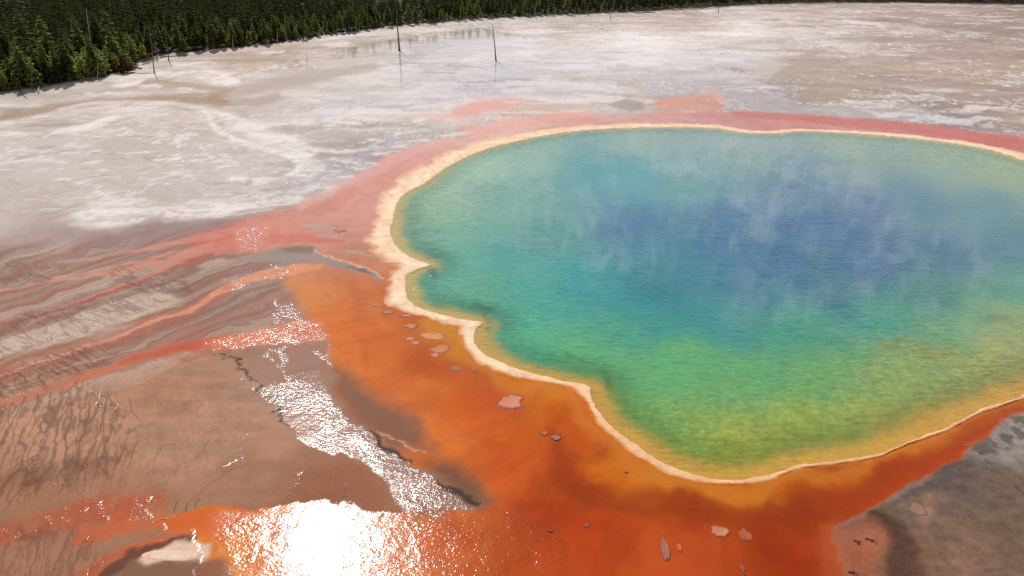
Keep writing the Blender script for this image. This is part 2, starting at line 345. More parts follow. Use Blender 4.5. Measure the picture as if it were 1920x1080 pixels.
    put(poly_mask(u, v, [(-60,640),(0,632),(60,618),(140,590),(220,560),(300,545),(330,560),(270,590),(200,625),(110,645),(0,668),(-60,680)], 7), (206, 184, 166), 0.8)
    put(poly_mask(u, v, [(480,545),(555,560),(600,620),(560,700),(470,640),(430,610)], 25), (158, 122, 108), 0.6)
    put(poly_mask(u, v, [(560,890),(640,870),(720,890),(740,945),(620,948),(540,940)], 22), (150, 92, 66), 0.7)
    put(poly_mask(u, v, [(118,800),(150,795),(210,815),(215,860),(190,890),(150,900),(120,880)], 14) * sstep(0.44, 0.6, fbm(x * 1.6, y * 0.6, 109, 4)), (122, 80, 61), 0.4)
    put(poly_mask(u, v, [(40,880),(70,870),(75,925),(45,935)], 10) * sstep(0.44, 0.6, fbm(x * 1.6, y * 0.6, 111, 4)), (118, 76, 58), 0.55)
    terr = fbm(x * 0.35 + n1, y * 0.9 + n2, 113, 4)
    tan_ = poly_mask(u, v, [(-100,700),(120,690),(380,660),(520,720),(560,830),(520,930),(300,930),(-100,960)], 40)
    C = C * (1 + tan_ * np.clip((terr - 0.5) * 0.5, -0.12, 0.12))[..., None]
    rill = np.zeros(x.shape)
    for pts, ft, st in (
      ([(-60,735),(60,725),(150,716),(215,735),(262,800),(265,850),(225,905),(150,935),(40,950),(-60,985)], 20, 1.0),
      ([(-60,985),(60,985),(180,1005),(200,1050),(150,1120),(-60,1150)], 14, 0.8),
      ([(250,730),(420,720),(500,800),(470,900),(300,925),(240,860)], 50, 0.28)):
        rill = np.maximum(rill, poly_mask(u, v, pts, ft) * st)
    for pts, ft, st in (
      ([(-40,645),(30,600),(160,562),(280,545),(330,555),(200,622),(60,655),(-40,672)], 9, 0.75),
      ([(-40,715),(60,675),(160,645),(225,650),(170,690),(90,722),(-40,762)], 8, 1.0),
      ([(215,500),(330,512),(350,545),(270,552),(205,530)], 9, 0.8),
      ([(-40,495),(60,486),(150,495),(60,538),(-40,552)], 12, 0.6)):
        mk = poly_mask(u, v, pts, ft) * st
        rill = np.where(mk > 0.02, -mk, rill)
    # rust, grey and pale silt lanes combed along the run-off
    run = poly_mask(u, v, [(-120,470),(160,452),(420,440),(520,480),(560,560),(590,640),(480,650),(300,700),(100,760),(-120,800)], 22)
    run = run * (1 - 0.75 * poly_mask(u, v, [(-60,640),(0,632),(60,618),(140,590),(220,560),(300,545),(330,560),(270,590),(200,625),(110,645),(0,668),(-60,680)], 9))
    lane = fbm((u + 2.6 * v) * 0.0052 + n1 * 0.5, (v + 0.36 * u) * 0.085 + n2 * 0.8, 117, 5, 0.6)
    put(run * sstep(0.52, 0.62, lane), (170, 100, 78), 0.36)
    put(run * (1 - sstep(0.36, 0.45, lane)), (194, 168, 150), 0.38)
    fine_l = fbm((u + 2.6 * v) * 0.012, (v + 0.36 * u) * 0.24, 119, 4, 0.6)
    C = C * (1 + run * np.clip((fine_l - 0.5) * 0.9, -0.2, 0.2))[..., None]
    # --- bottom right: brown crust with darker creases
    put(poly_mask(u, v, [(1600,960),(1650,945),(1665,975),(1720,1030),(1760,1090),(1690,1110),(1660,1040),(1625,1000)], 14), (78, 50, 38), 0.75)
    put(poly_mask(u, v, [(1710,940),(1735,935),(1740,970),(1715,980)], 6), (158, 116, 92), 0.8)
    put(poly_mask(u, v, [(1780,1000),(1840,990),(1870,1060),(1820,1110),(1770,1080)], 20), (142, 108, 86), 0.45)
    brc = fbm(x * 1.5 + n1 * 4, y * 1.5, 151, 6, 0.62)
    right = poly_mask(u, v, [(1600,960),(1700,915),(1830,838),(1930,775),(2300,700),(2300,1300),(1650,1300),(1590,1080)], 8)
    C = C * (1 - right * np.clip((brc - 0.45) * 0.9, -0.1, 0.25))[..., None]
    creases = (1 - sstep(0.0, 0.03, np.abs(fbm(x * 0.5 + n1 * 2, y * 0.5, 157, 5) - 0.5))) * right * sstep(0.45, 0.6, fbm(x * 0.2, y * 0.2, 159, 3))
    put(creases, (70, 54, 46), 0.55)
    edge_crust = stroke_mask(uf, vf, [(1640,945,8),(1700,925,14),(1760,885,20),(1830,850,24),(1890,815,22),(1940,790,20)], 16)[0]
    put(edge_crust * sstep(0.42, 0.55, fbm(x * 1.2, y * 1.2, 163, 4)), (86, 78, 74), 0.8)
    put(stroke_mask(uf, vf, [(1565,985,8),(1600,962,9),(1650,940,7),(1700,915,6),(1745,888,4)], 8)[0], (160, 122, 106), 0.5)
    crust = np.maximum(crust, right * 0.7)
    # --- the bacterial mat round the spring
    mat_hard = poly_mask(u, v, MAT, 4)
    mat = poly_mask(u, v, MAT, 9) * (1 - sstep(480, 600, v)) * (u < 1000) + poly_mask(u, v, MAT, 4) * (1 - (1 - sstep(480, 600, v)) * (u < 1000))
    soft_ = sstep(680, 560, u) * sstep(490, 530, v) * sstep(730, 690, v)
    mat = mat * (1 - soft_) + poly_mask(u, v, MAT, 20) * soft_
    M = blend_points(u, v, MAT_PTS, 1.35, 1.0)
    flow = fbm((u - 960) * 0.006 + n1 * 0.5, v * 0.016 + n2 * 0.5, 171, 4) - 0.5
    M = M * (1 + flow[..., None] * np.array([0.22, 0.45, 0.6]))
    ang = np.arctan2(y - 92.0, x - 42.0); rad = np.hypot(x - 42.0, y - 92.0)
    streak = fbm(ang * 46 + n1 * 1.2, rad * 0.10, 173, 5, 0.6) - 0.5
    band = fbm(rad * 0.55 + n2 * 2.5, ang * 5, 175, 4, 0.55) - 0.5
    M = M * (1 + (n3 * 0.12 + n1 * 0.16 + streak * 0.16 + (fbm(ang * 150 + n1 * 3, rad * 0.22, 177, 4, 0.6) - 0.5) * 0.10 + band * 0.28)[..., None] * np.array([0.75, 1.1, 1.2]))
    M = M * (np.array([1.0, 1.02, 0.55]) * sstep(420, 620, v)[..., None] + np.array([0.94, 1.0, 1.0]) * (1 - sstep(420, 620, v))[..., None])
    fl = fbm(ang * 30 + n2 * 2.2, rad * 0.09 + n1, 179, 4, 0.55)
    M = M * (1 - 0.09 * sstep(0.54, 0.68, fl) * sstep(430, 600, v))[..., None]
    C = C * (1 - mat[..., None]) + M * mat[..., None]
    wet = np.maximum(wet, mat * (0.52 + 0.28 * sstep(300, 480, v))); crust = crust * (1 - 0.75 * mat)
    # salmon tongues on the far side
    fan = sstep(0.40, 0.58, fbm(x * 0.07 + y * 0.05, y * 0.16 - x * 0.04, 181, 4))
    put(poly_mask(u, v, [(845,203),(900,186),(960,180),(1010,194),(1095,196),(1118,212),(1060,226),(960,238),(885,262),(860,240)], 8) * (0.25 + 0.75 * fan), (228, 170, 156), 0.9)
    put(poly_mask(u, v, [(752,214),(800,208),(850,214),(880,230),(850,236),(810,222)], 5), (226, 192, 180), 0.7)
    put(poly_mask(u, v, [(1222,194),(1260,182),(1310,180),(1330,170),(1346,164),(1358,186),(1352,210),(1235,214)], 5) * (0.55 + 0.45 * fan), (224, 152, 130), 0.9)
    put(poly_mask(u, v, [(1160,166),(1200,172),(1225,186),(1205,187)], 5), (222, 178, 166), 0.6)
    put(stroke_mask(uf, vf, [(1380,214,3),(1500,221,6),(1600,229,7),(1700,238,8),(1800,253,9),(1900,270,10),(1990,290,10)], 6)[0], (192, 98, 92), 0.6)
    put(stroke_mask(u, v, [(560,386,6),(640,350,6),(700,318,6),(760,288,6),(840,266,6)], 10)[0], (226, 176, 164), 0.55)
    # dark red and amber bands
    put(stroke_mask(u, v, [(760,590,14),(800,660,20),(880,720,22),(960,760,16)], 30)[0], (186, 78, 38), 0.55)
    put(stroke_mask(u, v, [(1040,820,10),(1060,880,18),(1100,930,26),(1250,955,26),(1400,975,24),(1520,960,22),(1620,915,14),(1720,868,8),(1850,800,5)], 26)[0], (146, 50, 10), 0.6)
    put(stroke_mask(u, v, [(1580,940,6),(1680,900,8),(1760,855,7),(1860,805,5),(1920,775,4)], 10)[0], (170, 58, 18), 0.7)
    put(stroke_mask(u, v, [(800,600,8),(850,630,14),(880,680,10),(960,725,8),(1050,735,8),(1100,790,10),(1180,860,12),(1280,910,16),(1400,920,16),(1540,890,12),(1680,850,9),(1800,800,6)], 14)[0], (206, 126, 40), 0.55)
    put(poly_mask(u, v, [(1545,1010),(1575,980),(1620,975),(1640,1010),(1650,1080),(1640,1200),(1560,1200)], 26), (176, 96, 64), 0.4)
    # dark brown slack water beside the stream
    put(poly_mask(u, v, [(610,690),(660,705),(730,745),(790,800),(810,850),(770,845),(740,845),(690,805),(650,785),(618,740)], 24), (128, 92, 74), 0.9)
    put(poly_mask(u, v, [(790,868),(830,872),(885,890),(918,932),(908,955),(850,925),(800,892)], 16), (112, 84, 66), 0.85)
    # --- orange run-off threads to the left
    def thread(pts, ft, c0, c1, st=0.9, w=0.6):
        nonlocal wet
        m, t = stroke_mask(uf, vf, [(q[0], q[1], q[2] * 0.8) for q in pts], ft * 0.9)
        m = m * np.clip(0.9 + 1.3 * n3 + 0.8 * n1, 0.3, 1.0)
        put(m, lin(c0) + (lin(c1) - lin(c0)) * t[..., None], st)
        wet = np.maximum(wet, m * w)
    thread([(520,430,8),(437,434,8),(350,450,6),(287,465,4),(225,473,3),(175,485,2.5),(112,491,1.5)], 4, (218,128,104), (190,150,134))
    thread([(640,450,6),(560,446,10),(480,449,13),(425,460,12),(325,487,9),(250,505,7),(175,516,4),(100,527,2.5),(0,545,2),(-60,556,2)], 4, (208,104,78), (206,156,136), 0.85)
    thread([(400,456,3),(325,474,3),(250,493,3),(175,509,2),(100,522,1.5)], 3, (222,136,104), (212,160,140), 0.7)
    thread([(395,478,4),(350,492,5),(287,518,5),(225,540,5),(175,559,4),(112,578,4),(55,597,3),(0,607,3),(-60,620,3)], 5, (172,84,66), (158,98,84))
    thread([(340,492,2),(287,514,2.2),(225,537,2),(175,555,1.6),(112,574,1.6),(55,592,1.4)], 2, (222,134,104), (200,140,120), 0.8)
    thread([(420,545,14),(387,570,14),(350,592,12),(287,610,13),(225,638,12),(150,662,12),(70,690,12),(0,712,12)], 14, (164,92,74), (160,92,74), 0.7)
    thread([(600,500,5),(550,505,12),(490,516,11),(450,528,9),(412,546,7),(387,562,6),(350,585,4),(287,602,3.5),(225,630,3),(175,645,2.6),(112,667,2.6),(50,686,2.6),(0,705,2.8),(-60,722,3)], 2.5, (226,150,108), (212,140,116), 0.95)
    thread([(590,612,20),(520,628,13),(460,635,10),(400,643,11),(350,650,11),(300,660,10),(250,672,9),(212,690,6),(150,710,7),(87,732,6),(0,760,5),(-60,775,5)], 6, (226,112,58), (188,112,84), 0.9)
    thread([(420,640,10),(350,650,10),(280,664,8),(225,680,5)], 8, (172,74,58), (180,86,62), 0.7)
    thread([(300,940,14),(250,945,26),(175,958,30),(75,985,22),(0,1008,18),(-80,1030,18)], 16, (180,88,52), (176,92,58), 0.85)
    thread([(420,985,26),(340,980,20),(290,976,18),(230,985,22),(150,1010,14)], 12, (216,104,46), (190,92,50), 0.9)
    thread([(350,1000,6),(300,1012,10),(250,1032,12),(200,1058,14),(150,1085,14),(100,1120,14)], 9, (208,100,52), (172,92,62), 0.85)
    # lens-shaped pale bar at the bottom left with its dark lee
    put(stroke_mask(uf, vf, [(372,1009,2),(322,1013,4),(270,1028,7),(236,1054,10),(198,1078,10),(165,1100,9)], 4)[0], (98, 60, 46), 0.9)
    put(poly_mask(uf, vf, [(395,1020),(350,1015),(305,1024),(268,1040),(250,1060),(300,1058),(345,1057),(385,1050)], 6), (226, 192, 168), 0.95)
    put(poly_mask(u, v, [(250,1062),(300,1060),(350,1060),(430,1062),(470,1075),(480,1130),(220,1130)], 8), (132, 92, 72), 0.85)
    # grey sinter strips in the mat
    for pts, ft, c, st in (
      ([(500,470),(525,464),(585,460),(600,472),(622,486),(655,497),(687,503),(705,514),(718,521),(705,525),(687,512),(655,509),(592,488),(550,492),(470,492),(430,486)], 2.5, (158,138,126), 0.95),
      ([(525,464),(560,461),(588,464),(585,472),(540,475)], 4, (128,110,88), 0.85),
      ([(645,499),(687,504),(702,516),(680,510)], 2, (122,98,92), 0.9),
      ([(558,423),(590,419),(622,425),(630,431),(590,429)], 3, (186,160,148), 0.85),
      ([(585,440),(630,442),(660,452),(640,448),(605,445)], 2, (186,158,146), 0.8),
      ([(640,469),(680,471),(715,484),(690,480),(650,474)], 2.5, (184,158,142), 0.8),
      ([(610,401),(640,403),(640,407),(618,406)], 2, (200,160,146), 0.6)):
        put(poly_mask(uf, vf, pts, ft), c, st)
    put(stroke_mask(uf, vf, [(590,470,1),(620,483,1.2),(660,495,1.2),(690,503,1.2),(716,520,1)], 1.5)[0], (236, 196, 170), 0.7)
    # --- flowing water: ripples (the sun does the rest)
    patchy = fbm((x + y) * 0.5 + n1 * 2, (y - x) * 0.16 + n2 * 2, 231, 5, 0.6)
    streams = [   # outline, softness, ripple height, brokenness, bed colour
      ([(598,690),(622,745),(650,775),(694,808),(750,852),(801,888),(850,918),(912,953),(830,966),(748,966),(733,921),(700,885),(666,859),(610,845),(558,822),(530,785),(505,745),(540,700)], 5, 0.6, 0.5, (150,116,104)),
      ([(522,545),(548,552),(562,590),(602,604),(618,640),(625,690),(610,720),(560,740),(500,735),(470,700),(500,650),(508,600),(512,560)], 8, 0.85, 0.85, (164,120,104)),
      ([(405,990),(440,966),(520,956),(640,946),(740,951),(800,960),(915,953),(952,978),(978,1030),(988,1080),(1000,1300),(400,1300),(450,1080),(425,1035)], 16, 0.34, 0.0, None),
      ([(760,960),(915,953),(955,978),(980,1030),(990,1080),(1000,1300),(760,1300)], 40, 0.62, 0.1, None),
      ([(405,1000),(440,970),(520,960),(500,1000),(470,1060),(430,1060)], 10, 0.7, 0.55, None),
      ([(438,428),(475,418),(510,418),(505,440),(480,472),(445,474)], 6, 1.0, 0.4, (216,140,120)),
      ([(380,642),(450,626),(560,598),(602,604),(614,640),(500,648),(400,656)], 5, 1.0, 0.45, (222,130,92)),
      ([(430,505),(500,492),(560,490),(570,512),(500,532),(430,545)], 6, 0.9, 0.5, None),
      ([(70,960),(150,935),(290,930),(300,975),(180,985),(90,990)], 10, 0.7, 0.95, None),
      ([(100,745),(160,728),(225,745),(250,770),(190,765)], 8, 0.8, 0.75, None),
      ([(930,950),(1000,960),(1060,1000),(1080,1080),(980,1090)], 20, 0.6, 0.8, None),
      ([(410,655),(455,685),(520,740),(545,800),(500,760),(440,700)], 6, 0.9, 0.55, None),
      ([(800,495),(812,498),(815,505),(790,508)], 3, 1.0, 0.2, None)]
    for pts, ft, amp, broken, c in streams:
        m = poly_mask(uf, vf, pts, ft) if pts[0] != (405,990) else poly_mask(u + 9 * ppm * (patchy - 0.5) * 0.12, v + ppm * fs * (patchy - 0.5) * 2.2, pts, 14)
        if c is not None: put(m, c, 0.55)
        m = m * (1 - broken * (1 - sstep(0.44 + 0.05 * broken, 0.56 + 0.05 * broken, patchy)))
        rip = np.maximum(rip, m * amp); wet = np.maximum(wet, sstep(0.2, 0.7, m))
    for pts in ([(458,862,1.5),(446,838,1),(470,815,1.5)], [(535,940,1),(548,915,2),(562,895,1)], [(640,940,1.5),(642,915,1.5),(648,905,1)], [(605,905,1.5),(610,895,1)], [(560,890,2),(580,880,2)], [(455,818,2),(463,812,2)],
                [(400,880,1),(455,855,2)], [(650,905,2),(655,918,1)], [(320,965,1),(280,985,3)], [(150,955,2),(190,935,2)]):
        m, _ = stroke_mask(uf, vf, pts, 1.5)
        rip = np.maximum(rip, m * 0.8); wet = np.maximum(wet, m)
    crk, _ = stroke_mask(uf + ppm * n3 * 1.5, vf + ppm * fs * n4 * 2.0, [(408,652,1),(430,668,2),(452,690,2.5),(475,715,2.5),(505,745,3),(530,775,2.5),(545,800,2)], 1.6)
    put(crk, (58, 42, 36), 0.85)
    put(stroke_mask(uf, vf, [(690,808,2),(715,830,4),(745,852,4),(770,865,2)], 3)[0], (50, 36, 32), 0.85)
    put(stroke_mask(uf, vf, [(822,902,3),(850,920,5),(885,938,4),(905,948,2)], 3)[0], (52, 40, 34), 0.85)
    put(stroke_mask(uf, vf, [(705,812,1),(740,822,1.5),(775,840,1.5),(800,852,1)], 1.6)[0], (214, 170, 140), 0.8)
    # --- film of standing water over the far flat (mirrors sky and trees)
    film = poly_mask(u, v, [(470,215),(420,185),(470,140),(560,105),(660,90),(780,66),(900,52),(1000,72),(1100,90),(1400,96),(1480,120),(1420,160),(1500,195),(1700,190),(1800,232),(1600,222),(1360,206),(1340,180),(1150,180),(1000,182),(860,190),(760,220),(640,225)], 12)
    film = film * sstep(0.31, 0.45, fbm(x * 0.06, y * 0.06, 191, 5) + 0.12 * sstep(560, 760, u))
    wet = np.maximum(wet, film * 1.25)
    crust = crust * (1 - 0.9 * film)
    damp = poly_mask(u, v, [(600,360),(690,300),(780,265),(860,250),(840,225),(700,260),(580,340)], 12)
    wet = np.maximum(wet, damp * 0.9)
    return np.clip(C, 0.002, 0.95), np.clip(wet, 0, 1.3), np.clip(rip, 0, 1), np.clip(crust, 0, 1), mat_hard, rill * (1 - mat)

def paint_water(x, y, dist):
    """colour of the spring's water body; dist = metres from the shore"""
    u0, v0 = chart(x, y)
    ppm = FOC / np.maximum(y * CP + CAM_H * SP, 20.0); fs = CAM_H / np.hypot(x, y)
    n1 = fbm(x * 0.15, y * 0.15, 211, 4) - 0.5; n2 = fbm(x * 0.15 + 9, y * 0.15, 213, 4) - 0.5
    u = u0 + ppm * n1 * 5; v = v0 + ppm * fs * n2 * 7
    C = blend_points(u, v, WATER_PTS, 1.5, 1.0)
    n3 = fbm(x * 0.7, y * 0.7, 217, 4) - 0.5
    d = dist + n3 * 1.3 + n1 * 1.5
    nearside = sstep(500, 800, v)
    ev = sstep(520, 720, v)[:, None]; ef = sstep(300, 400, v)[:, None]
    edge = (lin((190, 188, 140)) * (1 - ef) + lin((220, 196, 128)) * ef) * (1 - ev) + lin((226, 178, 86)) * ev
    w = 2.3 + 0.6 * nearside + 1.2 * sstep(1500, 1850, u) * nearside
    m = (1 - sstep(0.25, 1.0, d / w))[:, None]
    C = C * (1 - m * 0.9) + edge * m * 0.9
    # submerged ledges and hollows
    for pts, c, st in (
      ([(800,500,4),(815,510,6),(818,520,4)], (70,105,84), 0.55), ([(885,572,3),(905,578,5),(922,582,5)], (70,110,80), 0.5),
      ([(912,596,3),(922,608,4),(915,618,3)], (66,100,72), 0.5), ([(1062,668,2),(1082,674,4),(1096,680,3)], (84,108,60), 0.5),
      ([(1132,702,4),(1140,715,6),(1142,735,7),(1150,745,4)], (62,88,52), 0.4), ([(1840,595,6),(1880,600,9),(1895,606,6)], (92,112,76), 0.35),
      ([(880,355,14),(920,352,10)], (112,146,140), 0.3), ([(1660,640,12),(1760,660,16),(1860,690,14)], (150,146,70), 0.55)):
        mm, _ = stroke_mask(u0 + ppm * n3 * 1.5, v0 + ppm * fs * n3 * 2.5, pts, 6)
        mm = mm * (0.35 + 0.65 * sstep(0.42, 0.56, n3 + 0.5))
        C = C * (1 - (mm * st)[:, None]) + lin(c) * (mm * st)[:, None]
    al = x * 0.85 + y * 0.5; ac = -x * 0.5 + y * 0.85
    ribs = sstep(0.52, 0.62, fbm(al * 0.35, ac * 1.5, 223, 3)) * poly_mask(u0, v0, [(758,400),(780,395),(830,430),(840,480),(800,490),(770,450)], 8)
    C = C * (1 - 0.18 * ribs)[:, None]
    # bed mottling and caustic light speckle, both painted into the shallows
    mot = fbm(x * 2.6, y * 1.9, 227, 3) - 0.5
    sh = poly_mask(u0, v0, [(1150,760),(1300,730),(1480,720),(1650,630),(1800,640),(1930,640),(1930,720),(1700,810),(1500,860),(1330,885),(1220,840)], 40)
    C = C * (1 + (sh * mot * 0.55)[:, None] * np.array([1.0, 0.9, 0.8]))
    return np.clip(C, 0.003, 0.9)
# ---------------------------------------------------------------- small build helpers
def mesh_obj(name, verts, faces, mat, parent=None, smooth=True, attrs=None, loose=False):
    """verts (n,3) array, faces (m,3|4) array or list -> linked object"""
    me = bpy.data.meshes.new(name)
    verts = np.asarray(verts, dtype=np.float32)
    if isinstance(faces, np.ndarray):
        k = faces.shape[1]
        me.vertices.add(len(verts)); me.vertices.foreach_set('co', verts.ravel())
        me.loops.add(faces.size); me.loops.foreach_set('vertex_index', faces.ravel().astype(np.int32))
        me.polygons.add(len(faces)); me.polygons.foreach_set('loop_start', np.arange(0, faces.size, k, dtype=np.int32))
        me.polygons.foreach_set('loop_total', np.full(len(faces), k, dtype=np.int32))
        me.update(calc_edges=True)
    else:
        me.from_pydata([tuple(map(float, p)) for p in verts], [], faces)
    if smooth:
        me.polygons.foreach_set('use_smooth', np.ones(len(me.polygons), dtype=bool))
    for an, arr in (attrs or {}).items():
        a = me.attributes.new(an, 'FLOAT_COLOR', 'POINT')
        arr = np.asarray(arr, dtype=np.float32)
        if arr.shape[1] == 3: arr = np.hstack([arr, np.ones((len(arr), 1), np.float32)])
        a.data.foreach_set('color', arr.ravel())
    me.materials.append(mat)
    o = bpy.data.objects.new(name, me)
    col.objects.link(o)
    if parent is not None: o.parent = parent
    return o
def tag(o, label=None, cat=None, group=None, kind=None):
    if label: o['label'] = label
    if cat: o['category'] = cat
    if group: o['group'] = group
    if kind: o['kind'] = kind
    return o
def empty(name, loc, rz=0.0):
    o = bpy.data.objects.new(name, None)
    o.empty_display_size = 0.3
    o.location = loc; o.rotation_euler = (0, 0, rz)
    col.objects.link(o)
    return o

class NT:
    def __init__(self, name):
        self.m = bpy.data.materials.new(name); self.m.use_nodes = True
        self.n, self.l = self.m.node_tree.nodes, self.m.node_tree.links
        self.n.clear(); self.out = self.n.new('ShaderNodeOutputMaterial')
    def node(self, t, ins=None, **kw):
        x = self.n.new(t)
        for k, v in kw.items(): setattr(x, k, v)
        for k, v in (ins or {}).items():
            if hasattr(v, 'is_output') or isinstance(v, bpy.types.NodeSocket): self.l.new(v, x.inputs[k])
            else: x.inputs[k].default_value = v
        return x
    def math(self, op, a, b=0.0, c=0.0, clamp=False):
        return self.node('ShaderNodeMath', {0: a, 1: b, 2: c}, operation=op, use_clamp=clamp).outputs[0]
    def noise(self, vec, scale, detail=4.0, rough=0.5, dist=0.0):
        return self.node('ShaderNodeTexNoise', {'Vector': vec, 'Scale': scale, 'Detail': detail, 'Roughness': rough, 'Distortion': dist}).outputs[0]
    def rng(self, x, a, b, c, d):
        return self.node('ShaderNodeMapRange', {0: x, 1: a, 2: b, 3: c, 4: d}).outputs[0]
    def scale_rgb(self, c, f):
        return self.node('ShaderNodeVectorMath', {0: c, 'Scale': f}, operation='SCALE').outputs[0]

def chart_heading(u, v, deg):
    """ground heading of a chart direction"""
    x0, y0 = ground_at(u, v); x1, y1 = ground_at(u + 5 * math.cos(math.radians(deg)), v + 5 * math.sin(math.radians(deg)))
    return math.atan2(float(y1 - y0), float(x1 - x0))
RILL_A, RILL_B = chart_heading(120, 840, 104), chart_heading(120, 610, 24)
def ground_material():
    t = NT('sinter_and_mat')
    pos = t.node('ShaderNodeNewGeometry').outputs['Position']
    c = t.node('ShaderNodeAttribute', attribute_name='col').outputs['Color']
    sa = t.node('ShaderNodeAttribute', attribute_name='surf')
    s = t.node('ShaderNodeSeparateColor', {0: sa.outputs['Color']})
    rl = sa.outputs['Alpha']
    wet, rip, crust = s.outputs[0], s.outputs[1], s.outputs[2]
    fine = t.noise(pos, 3.2, 6.0, 0.62)
    mid = t.noise(pos, 0.55, 5.0, 0.6, 0.4)
    grain = t.noise(pos, 11.0, 4.0, 0.6)
    amp = t.rng(crust, 0.0, 1.0, 0.20, 0.70)
    var = t.math('MULTIPLY', t.math('ADD', t.math('ADD', t.math('SUBTRACT', fine, 0.5), t.math('MULTIPLY', t.math('SUBTRACT', mid, 0.5), 0.8)), t.math('MULTIPLY', t.math('SUBTRACT', grain, 0.5), 0.7)), amp)
    base = t.scale_rgb(c, t.math('ADD', var, 1.0))
    # braided drainage threads: contour lines of noise combed along the slope, tapering and joining
    warp = t.node('ShaderNodeTexNoise', {'Vector': pos, 'Scale': 0.9, 'Detail': 3.0, 'Roughness': 0.55})
    wv = t.node('ShaderNodeVectorMath', {0: t.node('ShaderNodeVectorMath', {0: warp.outputs['Color'], 1: (0.5, 0.5, 0.5)}, operation='SUBTRACT').outputs[0], 'Scale': 0.75}, operation='SCALE').outputs[0]
    wp = t.node('ShaderNodeVectorMath', {0: pos, 1: wv}, operation='ADD').outputs[0]
    def braid(ang, along, across, mask, width):
        rot = t.node('ShaderNodeMapping', {'Vector': wp, 'Rotation': (0, 0, -ang)}).outputs[0]
        out = None
        for k, (fa, fc, wd) in enumerate(((along, across, width), (along * 1.9, across * 2.1, width * 1.2))):
            q = t.node('ShaderNodeMapping', {'Vector': rot, 'Scale': (fa, fc, 1.0), 'Location': (3.7 * k, 1.9 * k, 0)}).outputs[0]
            n_ = t.noise(q, 1.0, 1.0, 0.4)
            d_ = t.math('ABSOLUTE', t.math('SUBTRACT', n_, 0.5))
            thick = t.math('MULTIPLY', t.rng(t.noise(pos, 0.33 + 0.2 * k, 2.0, 0.5), 0.35, 0.68, 0.15, 1.5), wd)
            ln = t.math('SUBTRACT', 1.0, t.math('DIVIDE', d_, t.math('MAXIMUM', thick, 0.002)), clamp=True)
            ln = t.math('POWER', ln, 0.6)
            ln = ln if k == 0 else t.math('MULTIPLY', ln, 0.7)
            out = ln if out is None else t.math('MAXIMUM', out, ln)
        return t.math('MULTIPLY', out, mask)
    ra = braid(RILL_A, 0.13, 0.72, t.math('MAXIMUM', rl, 0.0), 0.060)
    rb = braid(RILL_B, 0.16, 0.80, t.math('MAXIMUM', t.math('MULTIPLY', rl, -1.0), 0.0), 0.050)
    rr_ = t.math('MAXIMUM', ra, rb)
    base = t.node('ShaderNodeMix', {0: t.math('MULTIPLY', rr_, 0.72), 6: base, 7: (0.135, 0.062, 0.036, 1)}, data_type='RGBA').outputs[2]
    rp = t.node('ShaderNodeMapping', {'Vector': pos, 'Rotation': (0, 0, math.radians(28)), 'Scale': (0.75, 1.5, 1.0)}).outputs[0]
    w1 = t.noise(rp, 3.0, 1.5, 0.55, 0.8)
    w2 = t.noise(pos, 0.7, 3.0, 0.5, 0.6)
    w3 = t.noise(pos, 6.0, 1.0, 0.5, 0.5)
    wave = t.math('MULTIPLY', t.math('ADD', t.math('ADD', w1, t.math('MULTIPLY', w3, 0.35)), t.math('MULTIPLY', w2, 1.2)), t.math('MULTIPLY', rip, 0.044))
    rel = t.math('MULTIPLY', t.math('ADD', fine, t.math('MULTIPLY', mid, 2.0)), t.math('MULTIPLY', crust, 0.05))
    h = t.math('SUBTRACT', t.math('ADD', wave, rel), t.math('MULTIPLY', rr_, 0.03))
    bump = t.node('ShaderNodeBump', {'Height': h, 'Strength': 1.0, 'Distance': 1.0})
    # dry crust and a smooth skin of water over it (wet 0.25 = damp crust, 0.8 = slime, 1 = running water, 1.25 = still film)
    dry = t.node('ShaderNodeBsdfPrincipled', {'Base Color': base, 'Roughness': 0.85, 'Normal': bump.outputs[0], 'Specular IOR Level': 0.2})
    wcol = t.scale_rgb(base, t.rng(wet, 0.2, 1.3, 1.0, 0.93))
    wetb = t.node('ShaderNodeBsdfPrincipled', {'Base Color': wcol, 'Roughness': t.rng(rip, 0.0, 0.1, 0.09, 0.14), 'Normal': bump.outputs[0], 'IOR': 1.33})
    fac = t.node('ShaderNodeMapRange', {0: t.math('ADD', wet, t.math('MULTIPLY', t.math('SUBTRACT', mid, 0.5), 0.5)), 1: 0.3, 2: 0.95, 3: 0.0, 4: 1.0}, interpolation_type='SMOOTHSTEP').outputs[0]
    mx = t.node('ShaderNodeMixShader', {0: fac, 1: dry.outputs[0], 2: wetb.outputs[0]})
    t.l.new(mx.outputs[0], t.out.inputs['Surface'])
    return t.m

